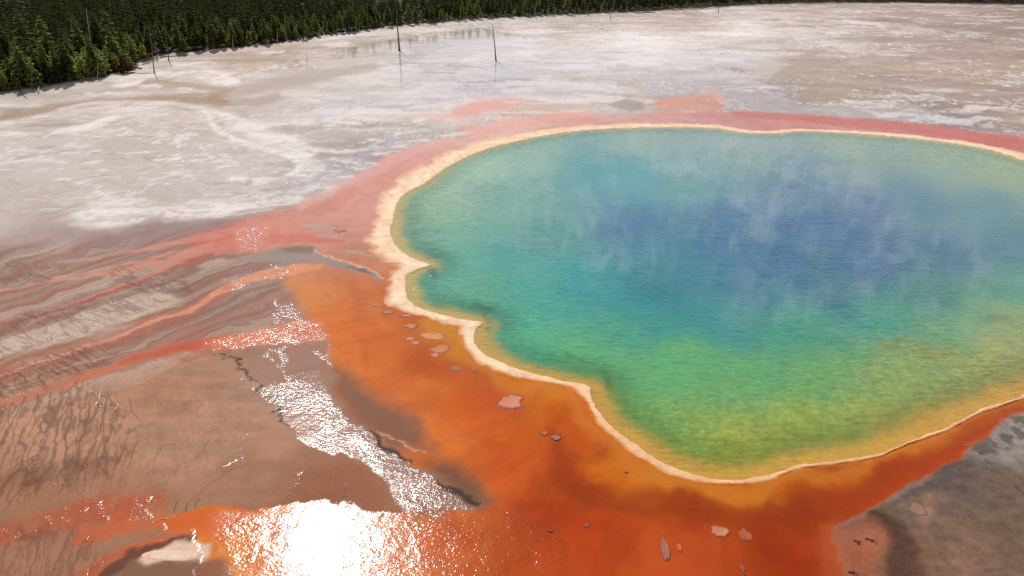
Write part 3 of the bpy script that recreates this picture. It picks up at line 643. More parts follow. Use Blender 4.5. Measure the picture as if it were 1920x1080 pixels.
def water_material():
    t = NT('spring_water')
    pos = t.node('ShaderNodeNewGeometry').outputs['Position']
    ca = t.node('ShaderNodeAttribute', attribute_name='col')
    c, alpha = ca.outputs['Color'], ca.outputs['Alpha']
    mp = t.node('ShaderNodeMapping', {'Vector': pos, 'Rotation': (0, 0, math.radians(-12)), 'Scale': (0.55, 1.6, 1.0)}).outputs[0]
    w1 = t.noise(mp, 1.3, 4.0, 0.55, 0.7)
    w2 = t.noise(mp, 0.35, 2.0, 0.5, 0.5)
    gust = t.rng(t.noise(pos, 0.035, 3.0, 0.55), 0.38, 0.62, 0.45, 1.0)
    h = t.math('MULTIPLY', t.math('ADD', w1, t.math('MULTIPLY', w2, 0.9)), t.math('MULTIPLY', gust, 0.08))
    bump = t.node('ShaderNodeBump', {'Height': h, 'Strength': 1.0, 'Distance': 1.0})
    fw = t.noise(mp, 3.4, 3.0, 0.6, 0.6)
    var = t.math('ADD', t.math('MULTIPLY', t.math('ADD', t.math('SUBTRACT', w1, 0.5), t.math('MULTIPLY', t.math('SUBTRACT', fw, 0.5), 0.8)), t.math('MULTIPLY', t.rng(alpha, 0.90, 1.0, 1.5, 0.2), gust)), 1.0)  # ripple light and dark and sparkle-like speckle put into the colour
    p = t.node('ShaderNodeBsdfPrincipled', {'Base Color': t.scale_rgb(c, var), 'Roughness': 0.05, 'Normal': bump.outputs[0], 'IOR': 1.33})
    g = t.node('ShaderNodeBsdfGlossy', {'Roughness': 0.05, 'Normal': bump.outputs[0]})
    tr = t.node('ShaderNodeBsdfTransparent', {'Color': (0.96, 0.97, 0.93, 1)})
    fr = t.node('ShaderNodeFresnel', {'IOR': 1.33, 'Normal': bump.outputs[0]})
    clear = t.node('ShaderNodeMixShader', {0: fr.outputs[0], 1: tr.outputs[0], 2: g.outputs[0]})
    mix = t.node('ShaderNodeMixShader', {0: alpha, 1: clear.outputs[0], 2: p.outputs[0]})
    t.l.new(mix.outputs[0], t.out.inputs['Surface'])
    return t.m

def plain_material(name, c, rough=0.8, var=0.35, scale=6.0, attr=None, bump=0.02):
    t = NT(name)
    pos = t.node('ShaderNodeTexCoord').outputs['Object']
    base = t.node('ShaderNodeAttribute', attribute_name=attr).outputs['Color'] if attr else t.node('ShaderNodeRGB').outputs[0]
    if not attr: base.default_value = (*c, 1)
    n = t.noise(pos, scale, 5.0, 0.6)
    b = t.scale_rgb(base, t.math('ADD', t.math('MULTIPLY', t.math('SUBTRACT', n, 0.5), var * 2), 1.0))
    bp = t.node('ShaderNodeBump', {'Height': n, 'Strength': 0.8, 'Distance': bump})
    p = t.node('ShaderNodeBsdfPrincipled', {'Base Color': b, 'Roughness': rough, 'Normal': bp.outputs[0]})
    t.l.new(p.outputs[0], t.out.inputs['Surface'])
    return t.m

def foliage_material(name, attr=False, glow=1.7, dark=(0.018, 0.026, 0.008), light=(0.07, 0.085, 0.022)):
    t = NT(name)
    pos = t.node('ShaderNodeNewGeometry').outputs['Position']
    if attr:
        r = t.node('ShaderNodeAttribute', attribute_name='tint').outputs['Fac']
    else:
        r = t.node('ShaderNodeObjectInfo').outputs['Random']
    n = t.noise(pos, 1.6, 3.0, 0.6)
    f = t.math('ADD', t.math('MULTIPLY', r, 0.62), t.math('MULTIPLY', t.math('SUBTRACT', n, 0.45), 1.1), clamp=True)
    mx = t.node('ShaderNodeMix', {0: f, 6: (*dark, 1), 7: (*light, 1)}, data_type='RGBA').outputs[2]
    d = t.node('ShaderNodeBsdfDiffuse', {'Color': mx})
    tl = t.node('ShaderNodeBsdfTranslucent', {'Color': t.scale_rgb(mx, glow)})
    m = t.node('ShaderNodeMixShader', {0: 0.62, 1: d.outputs[0], 2: tl.outputs[0]})
    t.l.new(m.outputs[0], t.out.inputs['Surface'])
    return t.m

GROUND_M = ground_material()
WATER_M = water_material()
BARK_M = plain_material('bark', (0.075, 0.058, 0.045), 0.9, 0.4, 9.0)
DEAD_M = plain_material('weathered_wood', (0.105, 0.085, 0.072), 0.85, 0.45, 7.0)
PALE_M = plain_material('bleached_wood', (0.42, 0.37, 0.32), 0.85, 0.35, 7.0)
NEEDLE_M = foliage_material('needles', dark=(0.030, 0.042, 0.012), light=(0.21, 0.24, 0.07))  # lighter than the wood behind: sunlit look put into the colour
YOUNG_M = foliage_material('young_needles', glow=2.2, dark=(0.08, 0.095, 0.022), light=(0.30, 0.33, 0.09))  # greener young growth, further brightened in colour to look sunlit
FOREST_M = foliage_material('forest_needles', attr=True)
DRY_M = foliage_material('dry_needles', dark=(0.07, 0.04, 0.022), light=(0.16, 0.10, 0.055))
CRUST_M = plain_material('sinter_crust', (1, 1, 1), 0.7, 0.35, 5.0, attr='col', bump=0.03)

# ---------------------------------------------------------------- smooth outline of the spring in metres
def catmull(pts, per):
    p = np.asarray(pts, float); n = len(p); out = []
    for i in range(n):
        p0, p1, p2, p3 = p[(i - 1) % n], p[i], p[(i + 1) % n], p[(i + 2) % n]
        d = [max(np.linalg.norm(b - a), 1e-6) ** 0.5 for a, b in ((p0, p1), (p1, p2), (p2, p3))]
        t0 = 0.0; t1 = d[0]; t2 = t1 + d[1]; t3 = t2 + d[2]
        k = max(2, int(per(p1, p2)))
        for j in range(k):
            t = t1 + (t2 - t1) * j / k
            a1 = (t1 - t) / (t1 - t0) * p0 + (t - t0) / (t1 - t0) * p1
            a2 = (t2 - t) / (t2 - t1) * p1 + (t - t1) / (t2 - t1) * p2
            a3 = (t3 - t) / (t3 - t2) * p2 + (t - t2) / (t3 - t2) * p3
            b1 = (t2 - t) / (t2 - t0) * a1 + (t - t0) / (t2 - t0) * a2
            b2 = (t3 - t) / (t3 - t1) * a2 + (t - t1) / (t3 - t1) * a3
            out.append((t2 - t) / (t2 - t1) * b1 + (t - t1) / (t2 - t1) * b2)
    return np.array(out)
st = []
for a, b, c, d in RIM:
    ix, iy = ground_at(a, b, 0.05); ox, oy = ground_at(c, d, 0.05)
    st.append((ix, iy, ox, oy))
ring = catmull(st, lambda p, q: np.linalg.norm((q - p)[:2]) / 0.22)
shore_poly = [tuple(p[:2]) for p in ring[::5]]
rim_poly = [tuple(p[2:]) for p in ring[::5]]
def shore_distance(x, y):
    """signed distance to the shoreline, negative in the spring"""
    out = np.full(x.shape, 60.0)
    k = near(x, y, shore_poly, 6.0)
    d, _ = seg_dist(x[k], y[k], shore_poly, True)
    out[k] = np.where(inside(x[k], y[k], shore_poly), -d, d)
    return out

# ---------------------------------------------------------------- ground: one sheet out to the horizon, split into flat, mat and spring bed
def axis(lo, hi, step, g, end_lo, end_hi, mid_lo=-1e9, mid_hi=1e9, g_far=1.07):
    """even steps from lo to hi, then growing ones (faster beyond mid)"""
    a = list(np.arange(lo, hi + 1e-6, step))
    s = step
    while a[-1] < end_hi: s *= g if a[-1] < mid_hi else g_far; a.append(a[-1] + s)
    s = step; pre = []; q = a[0]
    while q > end_lo: s *= g if q > mid_lo else g_far; q -= s; pre.append(q)
    return np.array(pre[::-1] + a)
xs = axis(-38, 46, 0.17, 1.0068, -4200, 4200, -230, 230)
ys = axis(29, 62, 0.17, 1.0078, -900, 5200, 25, 480)
GX, GY = np.meshgrid(xs, ys)
gx, gy = GX.ravel(), GY.ravel()
inview = (gy > 16) & (gy < 700) & (np.abs(gx) < 60 + 0.9 * gy)
C = np.tile(lin((186, 168, 152)), (len(gx), 1)); S = np.tile(np.array([0.25, 0.0, 0.35, 0.0]), (len(gx), 1)); matm = np.zeros(len(gx))
c_, w_, r_, k_, m_, l_ = paint_ground(gx[inview], gy[inview])
C[inview] = c_; S[inview] = np.stack([w_, r_, k_, l_], 1); matm[inview] = m_
# forest floor: brown-olive litter where the trees stand
FOREST_EDGE = [(-900,330),(-300,225),(-60,182),(0,174),(60,167),(110,158),(160,150),(205,141),(240,130),(256,122),(300,104),(340,100),(400,94),(480,86),(560,76),(640,63),(740,49),(800,45),(900,35),(1000,31),(1080,27),(1200,22),(1300,16),(1400,9),(1500,6),(1700,5),(1920,8),(2300,14),(2900,30)]
def forest_depth(x, y):
    """metres behind the forest edge (negative on the flat)"""
    u, v = chart(x, y)
    ve = np.interp(u, [p[0] for p in FOREST_EDGE], [p[1] for p in FOREST_EDGE])
    ex, ey = ground_at(u, ve)
    return np.hypot(x, y) - np.hypot(ex, ey)
kf = (gy > 120)
fd = np.full(len(gx), -99.0); fd[kf] = forest_depth(gx[kf], gy[kf])
lit = fd + 9 * (fbm(gx * 0.12, gy * 0.12, 301, 4) - 0.5)
lm = sstep(-1.5, 4.0, lit)[:, None]
litter = lin((62, 52, 38)) * (0.6 + 0.8 * fbm(gx * 0.4, gy * 0.4, 307, 4))[:, None]
canopy = sstep(140, 260, fd)[:, None]                       # beyond the built trees the wood reads as a dark green floor
litter = litter * (1 - canopy) + lin((36, 44, 24)) * (0.6 + 0.8 * fbm(gx * 0.08, gy * 0.08, 309, 4))[:, None] * canopy
C = C * (1 - lm) + litter * lm
S[:, 0] = S[:, 0] * (1 - lm[:, 0]) + 0.2 * lm[:, 0]; S[:, 2] = np.maximum(S[:, 2], 0.9 * lm[:, 0])
sd = shore_distance(gx, gy)
rimd = np.full(len(gx), 9.0)
gz = (fbm(gx * 0.3, gy * 0.3, 311, 3) - 0.5) * 0.05 - 0.03 * S[:, 1] + np.clip(fd, 0, 60) * 0.012
bedn = fbm(gx * 0.4, gy * 0.4, 313, 4)
inn = np.clip(-sd, 0, 60)
bed = -0.10 - 0.10 * np.minimum(inn, 3) - 0.30 * np.clip(inn - 3, 0, 6) + (bedn - 0.5) * 0.25 * sstep(0.3, 2, inn)
gz = np.where(sd < 0.4, np.minimum(gz, np.where(sd < 0, bed, -0.06)), gz)
kp = sd < 0.3
C[kp] = paint_water(gx[kp], gy[kp], np.clip(-sd[kp], 0, 99)) * 1.05
S[kp] = np.array([0.25, 0, 0.3, 0])
nx, ny = len(xs), len(ys)
I = np.arange(nx * ny).reshape(ny, nx)
Q = np.stack([I[:-1, :-1], I[:-1, 1:], I[1:, 1:], I[1:, :-1]], -1).reshape(-1, 4)
fsd = sd[Q].mean(1); fm = matm[Q].mean(1)
V = np.stack([gx, gy, gz], 1)
def sub_sheet(name, sel):
    q = Q[sel]
    used = np.zeros(len(V), bool); used[q.ravel()] = True
    idx = np.cumsum(used) - 1
    o = mesh_obj(name, V[used], idx[q], GROUND_M, attrs={'col': C[used], 'surf': S[used]})
    return tag(o, kind='structure')
in_bed = fsd < 0.0
in_mat = (~in_bed) & (fm > 0.5)
tag(sub_sheet('ground', ~in_bed & ~in_mat), 'pale silica flat with drying pools and brown run-off rills', 'ground')
tag(sub_sheet('bacterial_mat', in_mat), 'orange and salmon bacterial mat round the hot spring', 'bacterial mat')
tag(sub_sheet('spring_bed', in_bed), 'submerged sloping floor of the hot spring', 'spring bed')

# ---------------------------------------------------------------- cream sinter rim
nr = len(ring)
tx = ring[:, 0]; ty = ring[:, 1]; ox = ring[:, 2]; oy = ring[:, 3]
wx, wy = ox - tx, oy - ty
wl_ = np.hypot(wx, wy); dxn, dyn = wx / wl_, wy / wl_
e_in = (fbm(tx * 0.6, ty * 0.6, 401, 4, 0.55) - 0.5) * 0.6
e_out = (fbm(ox * 0.3, oy * 0.3, 405, 5, 0.55) - 0.5) * np.minimum(0.9, 0.4 * wl_ + 0.2)
prof = [(-0.45, 0, -0.30), (0, 0.0, -0.01), (0.05, 0.03, 0.045), (0.0, 0.13, 0.075), (0, 0.26, 0.08), (0, 0.40, 0.08), (0, 0.52, 0.075), (0, 0.64, 0.07), (0, 0.75, 0.06), (0, 0.85, 0.05), (0, 0.94, 0.035), (0, 1.0, 0.015), (0.18, 1.0, -0.07)]
rows = []; rc = []; rs = []
cream, peach, amber, stain = lin((252, 224, 190)), lin((246, 202, 164)), lin((222, 172, 96)), lin((196, 140, 108))
for j, (off, f, z) in enumerate(prof):
    r = e_in + off + (wl_ - e_in + e_out) * f if f < 1 else wl_ + e_out + off
    X, Y = tx + dxn * r, ty + dyn * r
    n = fbm(X * 0.8, Y * 0.8, 411, 4, 0.55)
    zz = z * (0.35 + 0.7 * n) if z > 0.02 else np.full(nr, z)
    rows.append(np.stack([X, Y, zz], 1))
    nf = sstep(62.0, 48.0, Y)[:, None]                       # warmer, smoother lip on the near side
    cc = cream * (0.84 + 0.30 * n)[:, None]; cc = cc * (1 - nf) + lin((240, 188, 136)) * (0.9 + 0.2 * n)[:, None] * nf
    mixp = sstep(0.42, 0.62, fbm(X * 0.6, Y * 0.6, 415, 5, 0.6) + 0.22 * max(0, f - 0.4))[:, None] * 0.75 * (1 - 0.7 * nf)
    cc = cc * (1 - mixp) + peach * mixp
    sp_ = sstep(0.60, 0.68, fbm(X * 2.2, Y * 2.2, 417, 4, 0.6))[:, None] * 0.3
    cc = cc * (1 - sp_) + stain * sp_
    if f > 0.45:
        g, *_ = paint_ground(X, Y)
        spill = sstep(0.55, 0.66, fbm(tx * 0.35, ty * 0.35, 419, 3)) * 0.5
        k = np.clip((f - 0.62) / 0.38 * 0.85 + (n - 0.5) * 0.8 + spill * sstep(0.45, 0.8, f), 0, 1)[:, None]
        cc = cc * (1 - k) + g * k
    fr_ = np.clip(1 - f / 0.10 + (n - 0.5) * 0.8, 0, 1)[:, None] * (0.8 if f < 0.2 else 0) * (0.35 + 0.65 * nf)
    cc = cc * (1 - fr_) + amber * fr_
    rc.append(cc); rs.append(np.tile(np.array([0.35, 0, 0.8, 0]), (nr, 1)))
RV = np.stack(rows, 1).reshape(-1, 3); RC = np.stack(rc, 1).reshape(-1, 3); RS = np.stack(rs, 1).reshape(-1, 4)
m = len(prof); i0 = np.arange(nr)[:, None] * m + np.arange(m - 1)[None, :]; i1 = ((np.arange(nr) + 1) % nr)[:, None] * m + np.arange(m - 1)[None, :]
RQ = np.stack([i0, i1, i1 + 1, i0 + 1], -1).reshape(-1, 4)
rim = mesh_obj('sinter_rim', RV, RQ, GROUND_M, attrs={'col': RC, 'surf': RS})
tag(rim, 'raised cream sinter rim round the blue and green hot spring', 'sinter rim', kind='structure')

# ---------------------------------------------------------------- water of the spring
wx_ = axis(-22, 40, 0.28, 1.008, min(p[0] for p in shore_poly) - 1, max(p[0] for p in shore_poly) + 1)
wy_ = axis(40, 62, 0.28, 1.006, 38, max(p[1] for p in shore_poly) + 1)
WX, WY = np.meshgrid(wx_, wy_); ax, ay = WX.ravel(), WY.ravel()
wsd = shore_distance(ax, ay)
keep = wsd < 0.45
wc = np.zeros((len(ax), 4)); wc[:, 3] = 1
ws = np.clip(-wsd[keep], 0, 99)
wc[keep, :3] = paint_water(ax[keep], ay[keep], ws)
wc[keep, 3] = 0.30 + 0.62 * sstep(0.3, 6.0, ws) + 0.08 * sstep(8, 30, ws)
I = np.arange(len(ax)).reshape(len(wy_), len(wx_))
WQ = np.stack([I[:-1, :-1], I[:-1, 1:], I[1:, 1:], I[1:, :-1]], -1).reshape(-1, 4)
WQ = WQ[keep[WQ].all(1)]
used = np.zeros(len(ax), bool); used[WQ.ravel()] = True
idx = np.cumsum(used) - 1
water = mesh_obj('spring_water', np.stack([ax, ay, np.full(len(ax), 0.035)], 1)[used], idx[WQ], WATER_M, attrs={'col': wc[used]})
tag(water, 'clear hot spring water, blue in the middle and green to yellow at the shore', 'water', kind='structure')

# ---------------------------------------------------------------- drainage rills: dark threads of wet silt on the brown flat
rv, rf, rcol = [], [], []
for pts, dark in RILLS:
    q = np.array(pts); X, Y = ground_at(q[:, 0], q[:, 1])
    ppm_ = FOC / (Y * CP + CAM_H * SP); W = np.minimum(q[:, 2] * 1.35 / ppm_, 0.4)
    tx_, ty_ = np.gradient(X), np.gradient(Y); L_ = np.hypot(tx_, ty_) + 1e-9
    nx_, ny_ = -ty_ / L_, tx_ / L_
    b0 = len(rv)
    cg = paint_ground(X, Y)[0]; zg = (fbm(X * 0.3, Y * 0.3, 311, 3) - 0.5) * 0.05
    cd = cg * (1 - 0.85 * dark) + lin((100, 56, 38)) * 0.85 * dark; ce = cg * (1 - 0.35 * dark) + lin((122, 76, 56)) * 0.35 * dark
    for i in range(len(X)):
        for sgn in (-1, 0, 1):
            rv.append((X[i] + nx_[i] * W[i] * sgn, Y[i] + ny_[i] * W[i] * sgn, zg[i] + (0.012 if sgn == 0 else 0.006)))
            rcol.append(cd[i] if sgn == 0 else ce[i])
    for i in range(len(X) - 1):
        for k in (0, 1):
            a_ = b0 + i * 3 + k
            rf.append((a_, a_ + 1, a_ + 4, a_ + 3))
rcol = np.array(rcol)
rill_o = mesh_obj('drainage_rills', np.array(rv), np.array(rf), GROUND_M, attrs={'col': rcol, 'surf': np.tile(np.array([0.3, 0, 0.5, 0]), (len(rv), 1))})
tag(rill_o, 'dark branching drainage rills of wet silt on the brown flat at left', 'rills', kind='stuff')
# ---------------------------------------------------------------- steam drifting off the hot water
def steam_material():
    t = NT('steam')
    pos = t.node('ShaderNodeNewGeometry').outputs['Position']
    sp = t.node('ShaderNodeSeparateXYZ', {0: pos})
    mp = t.node('ShaderNodeMapping', {'Vector': pos, 'Scale': (0.36, 0.24, 0.13), 'Rotation': (0, math.radians(22), 0)}).outputs[0]
    n = t.noise(mp, 1.0, 3.0, 0.55, 1.2)
    n2 = t.noise(pos, 0.11, 2.0, 0.5, 0.6)
    big = t.noise(pos, 0.035, 2.0, 0.5)
    w = t.node('ShaderNodeMapRange', {0: t.math('ADD', t.math('MULTIPLY', n, 0.7), t.math('MULTIPLY', n2, 0.3)), 1: 0.48, 2: 0.66, 3: 0.015, 4: 1.0}, interpolation_type='SMOOTHSTEP').outputs[0]
    w = t.math('MULTIPLY', w, t.rng(big, 0.38, 0.60, 0.2, 1.0))
    hgt = t.math('POWER', t.rng(sp.outputs[2], 0.1, 6.4, 1.0, 0.0), 1.3)
    # round the middle of the spring
    dx = t.math('DIVIDE', t.math('SUBTRACT', sp.outputs[0], STEAM_C[0]), STEAM_R[0]); dy = t.math('DIVIDE', t.math('SUBTRACT', sp.outputs[1], STEAM_C[1]), STEAM_R[1])
    rr = t.math('ADD', t.math('MULTIPLY', dx, dx), t.math('MULTIPLY', dy, dy))
    fall = t.node('ShaderNodeMapRange', {0: rr, 1: 1.0, 2: 0.25, 3: 0.0, 4: 1.0}, interpolation_type='SMOOTHSTEP').outputs[0]
    d = t.math('MULTIPLY', t.math('MULTIPLY', w, hgt), t.math('MULTIPLY', fall, STEAM_D))
    v = t.node('ShaderNodeVolumePrincipled', {'Color': (0.92, 0.96, 1.0, 1), 'Density': d, 'Anisotropy': 0.1})
    t.l.new(v.outputs[0], t.out.inputs['Volume'])
    return t.m
STEAM_C, STEAM_R, STEAM_D = (40.0, 100.0), (56.0, 46.0), 0.13
def box_mesh(name, lo, hi, m):
    v = [(x, y, z) for x in (lo[0], hi[0]) for y in (lo[1], hi[1]) for z in (lo[2], hi[2])]
    f = [(0, 1, 3, 2), (4, 6, 7, 5), (0, 4, 5, 1), (2, 3, 7, 6), (0, 2, 6, 4), (1, 5, 7, 3)]
    return mesh_obj(name, np.array(v, float), f, m, smooth=False)
steam = box_mesh('steam', (STEAM_C[0] - STEAM_R[0], STEAM_C[1] - STEAM_R[1], 0.16), (STEAM_C[0] + STEAM_R[0], STEAM_C[1] + STEAM_R[1], 6.4), steam_material())
tag(steam, 'thin white steam wisps rising off the blue hot water', 'steam', kind='stuff')

# ---------------------------------------------------------------- conifers
def tube(pts, radii, sides=6):
    """tapered round bar through pts"""
    vs, fs = [], []
    for i, (p, r) in enumerate(zip(pts, radii)):
        for k in range(sides):
            a = 2 * math.pi * k / sides
            vs.append((p[0] + r * math.cos(a), p[1] + r * math.sin(a), p[2]))
    for i in range(len(pts) - 1):
        for k in range(sides):
            k2 = (k + 1) % sides
            fs.append((i * sides + k, i * sides + k2, (i + 1) * sides + k2, (i + 1) * sides + k))
    fs.append(tuple(range(sides))[::-1]); fs.append(tuple(range((len(pts) - 1) * sides, len(pts) * sides)))
    return vs, fs
def crown_tris(rng, h, r, base, whorls, per, rich=True, power=0.75, ragged=0.35):
    """needle sprays as (n,3,3) triangles"""
    T = []
    for i in range(whorls):
        t = (i + rng.random() * 0.9) / whorls
        z = h * (base + (0.985 - base) * t)
        L0 = r * (1 - t) ** power * (1.0 if t > 0.12 else 0.6 + 3.3 * t) + 0.06 * r
        for k in range(per):
            a = rng.random() * 2 * math.pi
            L = L0 * (1 - ragged + 2 * ragged * rng.random())
            lift = 0.30 - 0.75 * (1 - t) * rng.random()
            d = np.array([math.cos(a), math.sin(a), lift * 0.8]); d /= np.linalg.norm(d)
            s = np.array([-math.sin(a), math.cos(a), 0.0]); up = np.cross(d, s) * -1
            o = np.array([0, 0, z])
            wdt = L * (0.20 + 0.14 * rng.random()); hg = L * 0.16
            tip = o + d * L + np.array([0, 0, -0.10 * L]); mid = o + d * L * 0.55
            q = 0.55 + 0.25 * rng.random()
            T.append((o + d * L * 0.08, mid + s * wdt, tip)); T.append((o + d * L * 0.08, tip, mid - s * wdt))
            T.append((o + d * L * 0.1, mid - np.array([0, 0, 1.4 * hg]), tip)); T.append((o + d * L * 0.1, tip, mid + np.array([0, 0, hg])))
            if rich:
                for e in range(3):
                    b = o + d * L * (0.35 + 0.25 * e); sg = 1 if rng.random() < 0.5 else -1
                    dd = d * 0.7 + s * sg * 0.8 + np.array([0, 0, 0.35 * (rng.random() - 0.4)])
                    ln = L * (0.42 - 0.09 * e)
                    T.append((b, b + dd * ln * 0.6 + np.array([0, 0, 0.12 * L]), b + dd * ln)); T.append((b, b + dd * ln, b + dd * ln * 0.6 - np.array([0, 0, 0.12 * L]) + d * 0.1 * L))
    return np.array(T)
def crown_mesh(name, T, m):
    o = mesh_obj(name, T.reshape(-1, 3), np.arange(len(T) * 3).reshape(-1, 3), m, smooth=False)
    return o
rng = random.Random(7)
KINDS = {}   # kind -> list of (crown mesh, trunk mesh, height)
def make_kind(key, n, h, r, base, whorls, per, power, m, ragged=0.35):
    out = []
    for i in range(n):
        hh = h * (0.9 + 0.2 * rng.random()); rr_ = r * (0.85 + 0.3 * rng.random())
        c = crown_mesh('crown', crown_tris(rng, hh, rr_, base + 0.06 * rng.random(), whorls, per, True, power, ragged), m)
        tw = 0.014 * hh
        lean = [(0.03 * hh * (rng.random() - 0.5) * z, 0.03 * hh * (rng.random() - 0.5) * z, hh * z) for z in (0, 0.25, 0.5, 0.75, 0.97)]
        lean[0] = (0, 0, -0.3)
        vs, fs = tube(lean, [tw * 1.15, tw, tw * 0.75, tw * 0.45, tw * 0.12])
        tr = mesh_obj('trunk', vs, fs, BARK_M)
        out.append((c.data, tr.data, hh))
        bpy.data.objects.remove(c); bpy.data.objects.remove(tr)
    KINDS[key] = out
make_kind('pine', 5, 10.0, 1.75, 0.16, 26, 7, 0.78, NEEDLE_M)
make_kind('tall', 4, 14.0, 1.9, 0.28, 28, 6, 0.6, NEEDLE_M, 0.45)
make_kind('young', 4, 5.6, 1.45, 0.06, 18, 8, 0.7, YOUNG_M, 0.4)
make_kind('dry', 1, 4.6, 1.7, 0.05, 14, 7, 0.45, DRY_M, 0.5)

def plant_tree(name, kind, x, y, sc, label, group, z=0.0, rz=None):
    c, tr, hh = KINDS[kind][rng.randrange(len(KINDS[kind]))]
    e = empty(name, (x, y, z), rng.random() * 6.28 if rz is None else rz)
    w = sc * (0.85 + 0.3 * rng.random())
    e.scale = (w, w, sc)
    tag(e, label, 'tree', group)
    for nm, me in (('crown', c), ('trunk', tr)):
        o = bpy.data.objects.new(nm, me); col.objects.link(o); o.parent = e
    return e

# every place a tree stands, by spacing
spots = []; cell = {}
def try_spot(x, y, dmin):
    kx, ky = int(x // 6), int(y // 6)
    for i in (-1, 0, 1):
        for j in (-1, 0, 1):
            for (px, py) in cell.get((kx + i, ky + j), ()):
                if (px - x) ** 2 + (py - y) ** 2 < dmin * dmin: return False
    cell.setdefault((kx, ky), []).append((x, y)); spots.append((x, y)); return True
edge_pts = []
for i in range(len(FOREST_EDGE) - 1):
    (u0, v0), (u1, v1) = FOREST_EDGE[i], FOREST_EDGE[i + 1]
    for k in range(max(2, int(abs(u1 - u0) / 2))):
        f = k / max(2, int(abs(u1 - u0) / 2))
        edge_pts.append((u0 + (u1 - u0) * f, v0 + (v1 - v0) * f))
for (u, v) in edge_pts:                                   # the front ranks
    if not -160 < u < 2000: continue
    for rank in range(3):
        ex, ey = ground_at(u, v); D = math.hypot(ex, ey); back = 0.5 + rank * 3.4 + rng.random() * 3.0
        f = (D + back) / D
        if 258 < u < 365 and back < 9 and rng.random() < 0.8: continue     # clearing with fallen logs
        try_spot(float(ex * f + rng.random() - 0.5), float(ey * f), 2.3 if u < 700 else 2.8)
n_front = len(spots)
nr_ = np.random.RandomState(3)
cx = nr_.uniform(-430, 470, 90000); cy = nr_.uniform(160, 560, 90000)
cu, cv = chart(cx, cy); cf = forest_depth(cx, cy)
for i in np.flatnonzero((cu > -120) & (cu < 2050) & (cf > 2) & (cf < np.where(cu < 700, 190, 60))):
    try_spot(float(cx[i]), float(cy[i]), 2.9 if cf[i] < 60 else 3.7)
    if len(spots) > 3000: break
spots_a = np.array(spots)
sfd = forest_depth(spots_a[:, 0], spots_a[:, 1]); su, sv = chart(spots_a[:, 0], spots_a[:, 1])
size = (1.0 - 0.012 * np.clip(sfd, 0, 60)) * 300 / np.hypot(spots_a[:, 0], spots_a[:, 1])
size = np.where((su < -20) | (su > 1940) | (sv < 2), size * 0.2, size)
order = np.argsort(-size)
N_THINGS = 285
for r_i, i in enumerate(order[:N_THINGS]):
    x, y = float(spots_a[i, 0]), float(spots_a[i, 1]); u = su[i]; f = sfd[i]
    z = max(0.0, f) * 0.012 - 0.05
    deep = f > 6.5
    if u < 258:
        kind = 'young' if f < 14 and rng.random() < 0.7 else ('pine' if f < 20 else 'tall')
        sc = 0.85 + 0.45 * rng.random()
        if kind == 'young': sc *= 1.15
        zone = 'in the left clump, at the picture edge' if u < 85 else ('in the middle of the left clump' if u < 170 else 'at the right end of the left clump')
    elif u < 560:
        kind = 'pine' if rng.random() < 0.75 else ('young' if f < 8 else 'tall'); sc = 0.5 + 0.6 * rng.random() ** 1.3
        zone = 'by the log clearing' if u < 370 else ('on the bank right of the log clearing' if u < 470 else 'on the bank left of the white leaning log')
    elif u < 1000:
        kind = 'pine' if rng.random() < 0.8 else 'young'; sc = 0.48 + 0.6 * rng.random() ** 1.3
        zone = 'between white leaning log and thick dead trunk' if u < 740 else ('just right of the thick dead trunk' if u < 840 else 'behind the slim dead trunk')
    else:
        kind = 'pine'; sc = 0.5 + 0.55 * rng.random() ** 1.3
        zone = 'on the far bank left of the centre stump' if u < 1145 else 'on the far bank right of the centre stump'
    look = {'young': 'young bushy pine', 'pine': 'slim pine', 'tall': 'tall dark pine'}[kind]
    row = 'in the second rank' if deep else 'in the front rank'
    lab = look + ' ' + row + ' ' + zone
    grp = look + 's ' + row + ' ' + zone
    plant_tree('pine_tree', kind, x, y, sc, lab, grp, z)
# the rest of the wood as one mass
lod = []
for i in range(7):
    h = [10, 12, 9, 13, 11, 8, 14][i]
    lod.append((crown_tris(rng, h, 1.55 + 0.25 * rng.random(), 0.15 + 0.1 * rng.random(), 16, 5, False, 0.7), h))
tv = []; tt = []; bv = []; bf = []; nb = 0
for i in order[N_THINGS:]:
    T, h = lod[rng.randrange(7)]
    x, y = spots_a[i]; z = max(0.0, sfd[i]) * 0.012
    sc = (0.7 + 0.4 * rng.random()) * (1.15 if su[i] < 560 else 0.9)
    a = rng.random() * 6.28; ca, sa = math.cos(a) * sc, math.sin(a) * sc
    P = T.reshape(-1, 3); Q_ = np.stack([P[:, 0] * ca - P[:, 1] * sa + x, P[:, 0] * sa + P[:, 1] * ca + y, P[:, 2] * sc + z], 1)
    tv.append(Q_); tt.append(np.full(len(Q_), rng.random()))
    w = 0.13 * sc
    for k in range(4):
        aa = k * math.pi / 2
        bv.append((x + w * math.cos(aa), y + w * math.sin(aa), z - 0.2))
    bv.append((x, y, z + h * sc * 0.95))
    for k in range(4): bf.append((nb + k, nb + (k + 1) % 4, nb + 4))
    nb += 5
FV = np.concatenate(tv); ft_ = np.concatenate(tt)
wood = empty('forest', (0, 0, 0))
tag(wood, 'dark mass of pine forest stretching back behind the forest edge', 'forest', kind='stuff')
o1 = mesh_obj('crowns', FV, np.arange(len(FV)).reshape(-1, 3), FOREST_M, wood, smooth=False, attrs={'tint': np.repeat(ft_[:, None], 3, 1)}); o1['kind'] = 'stuff'
o2 = mesh_obj('trunks', np.array(bv), np.array(bf), BARK_M, wood); o2['kind'] = 'stuff'

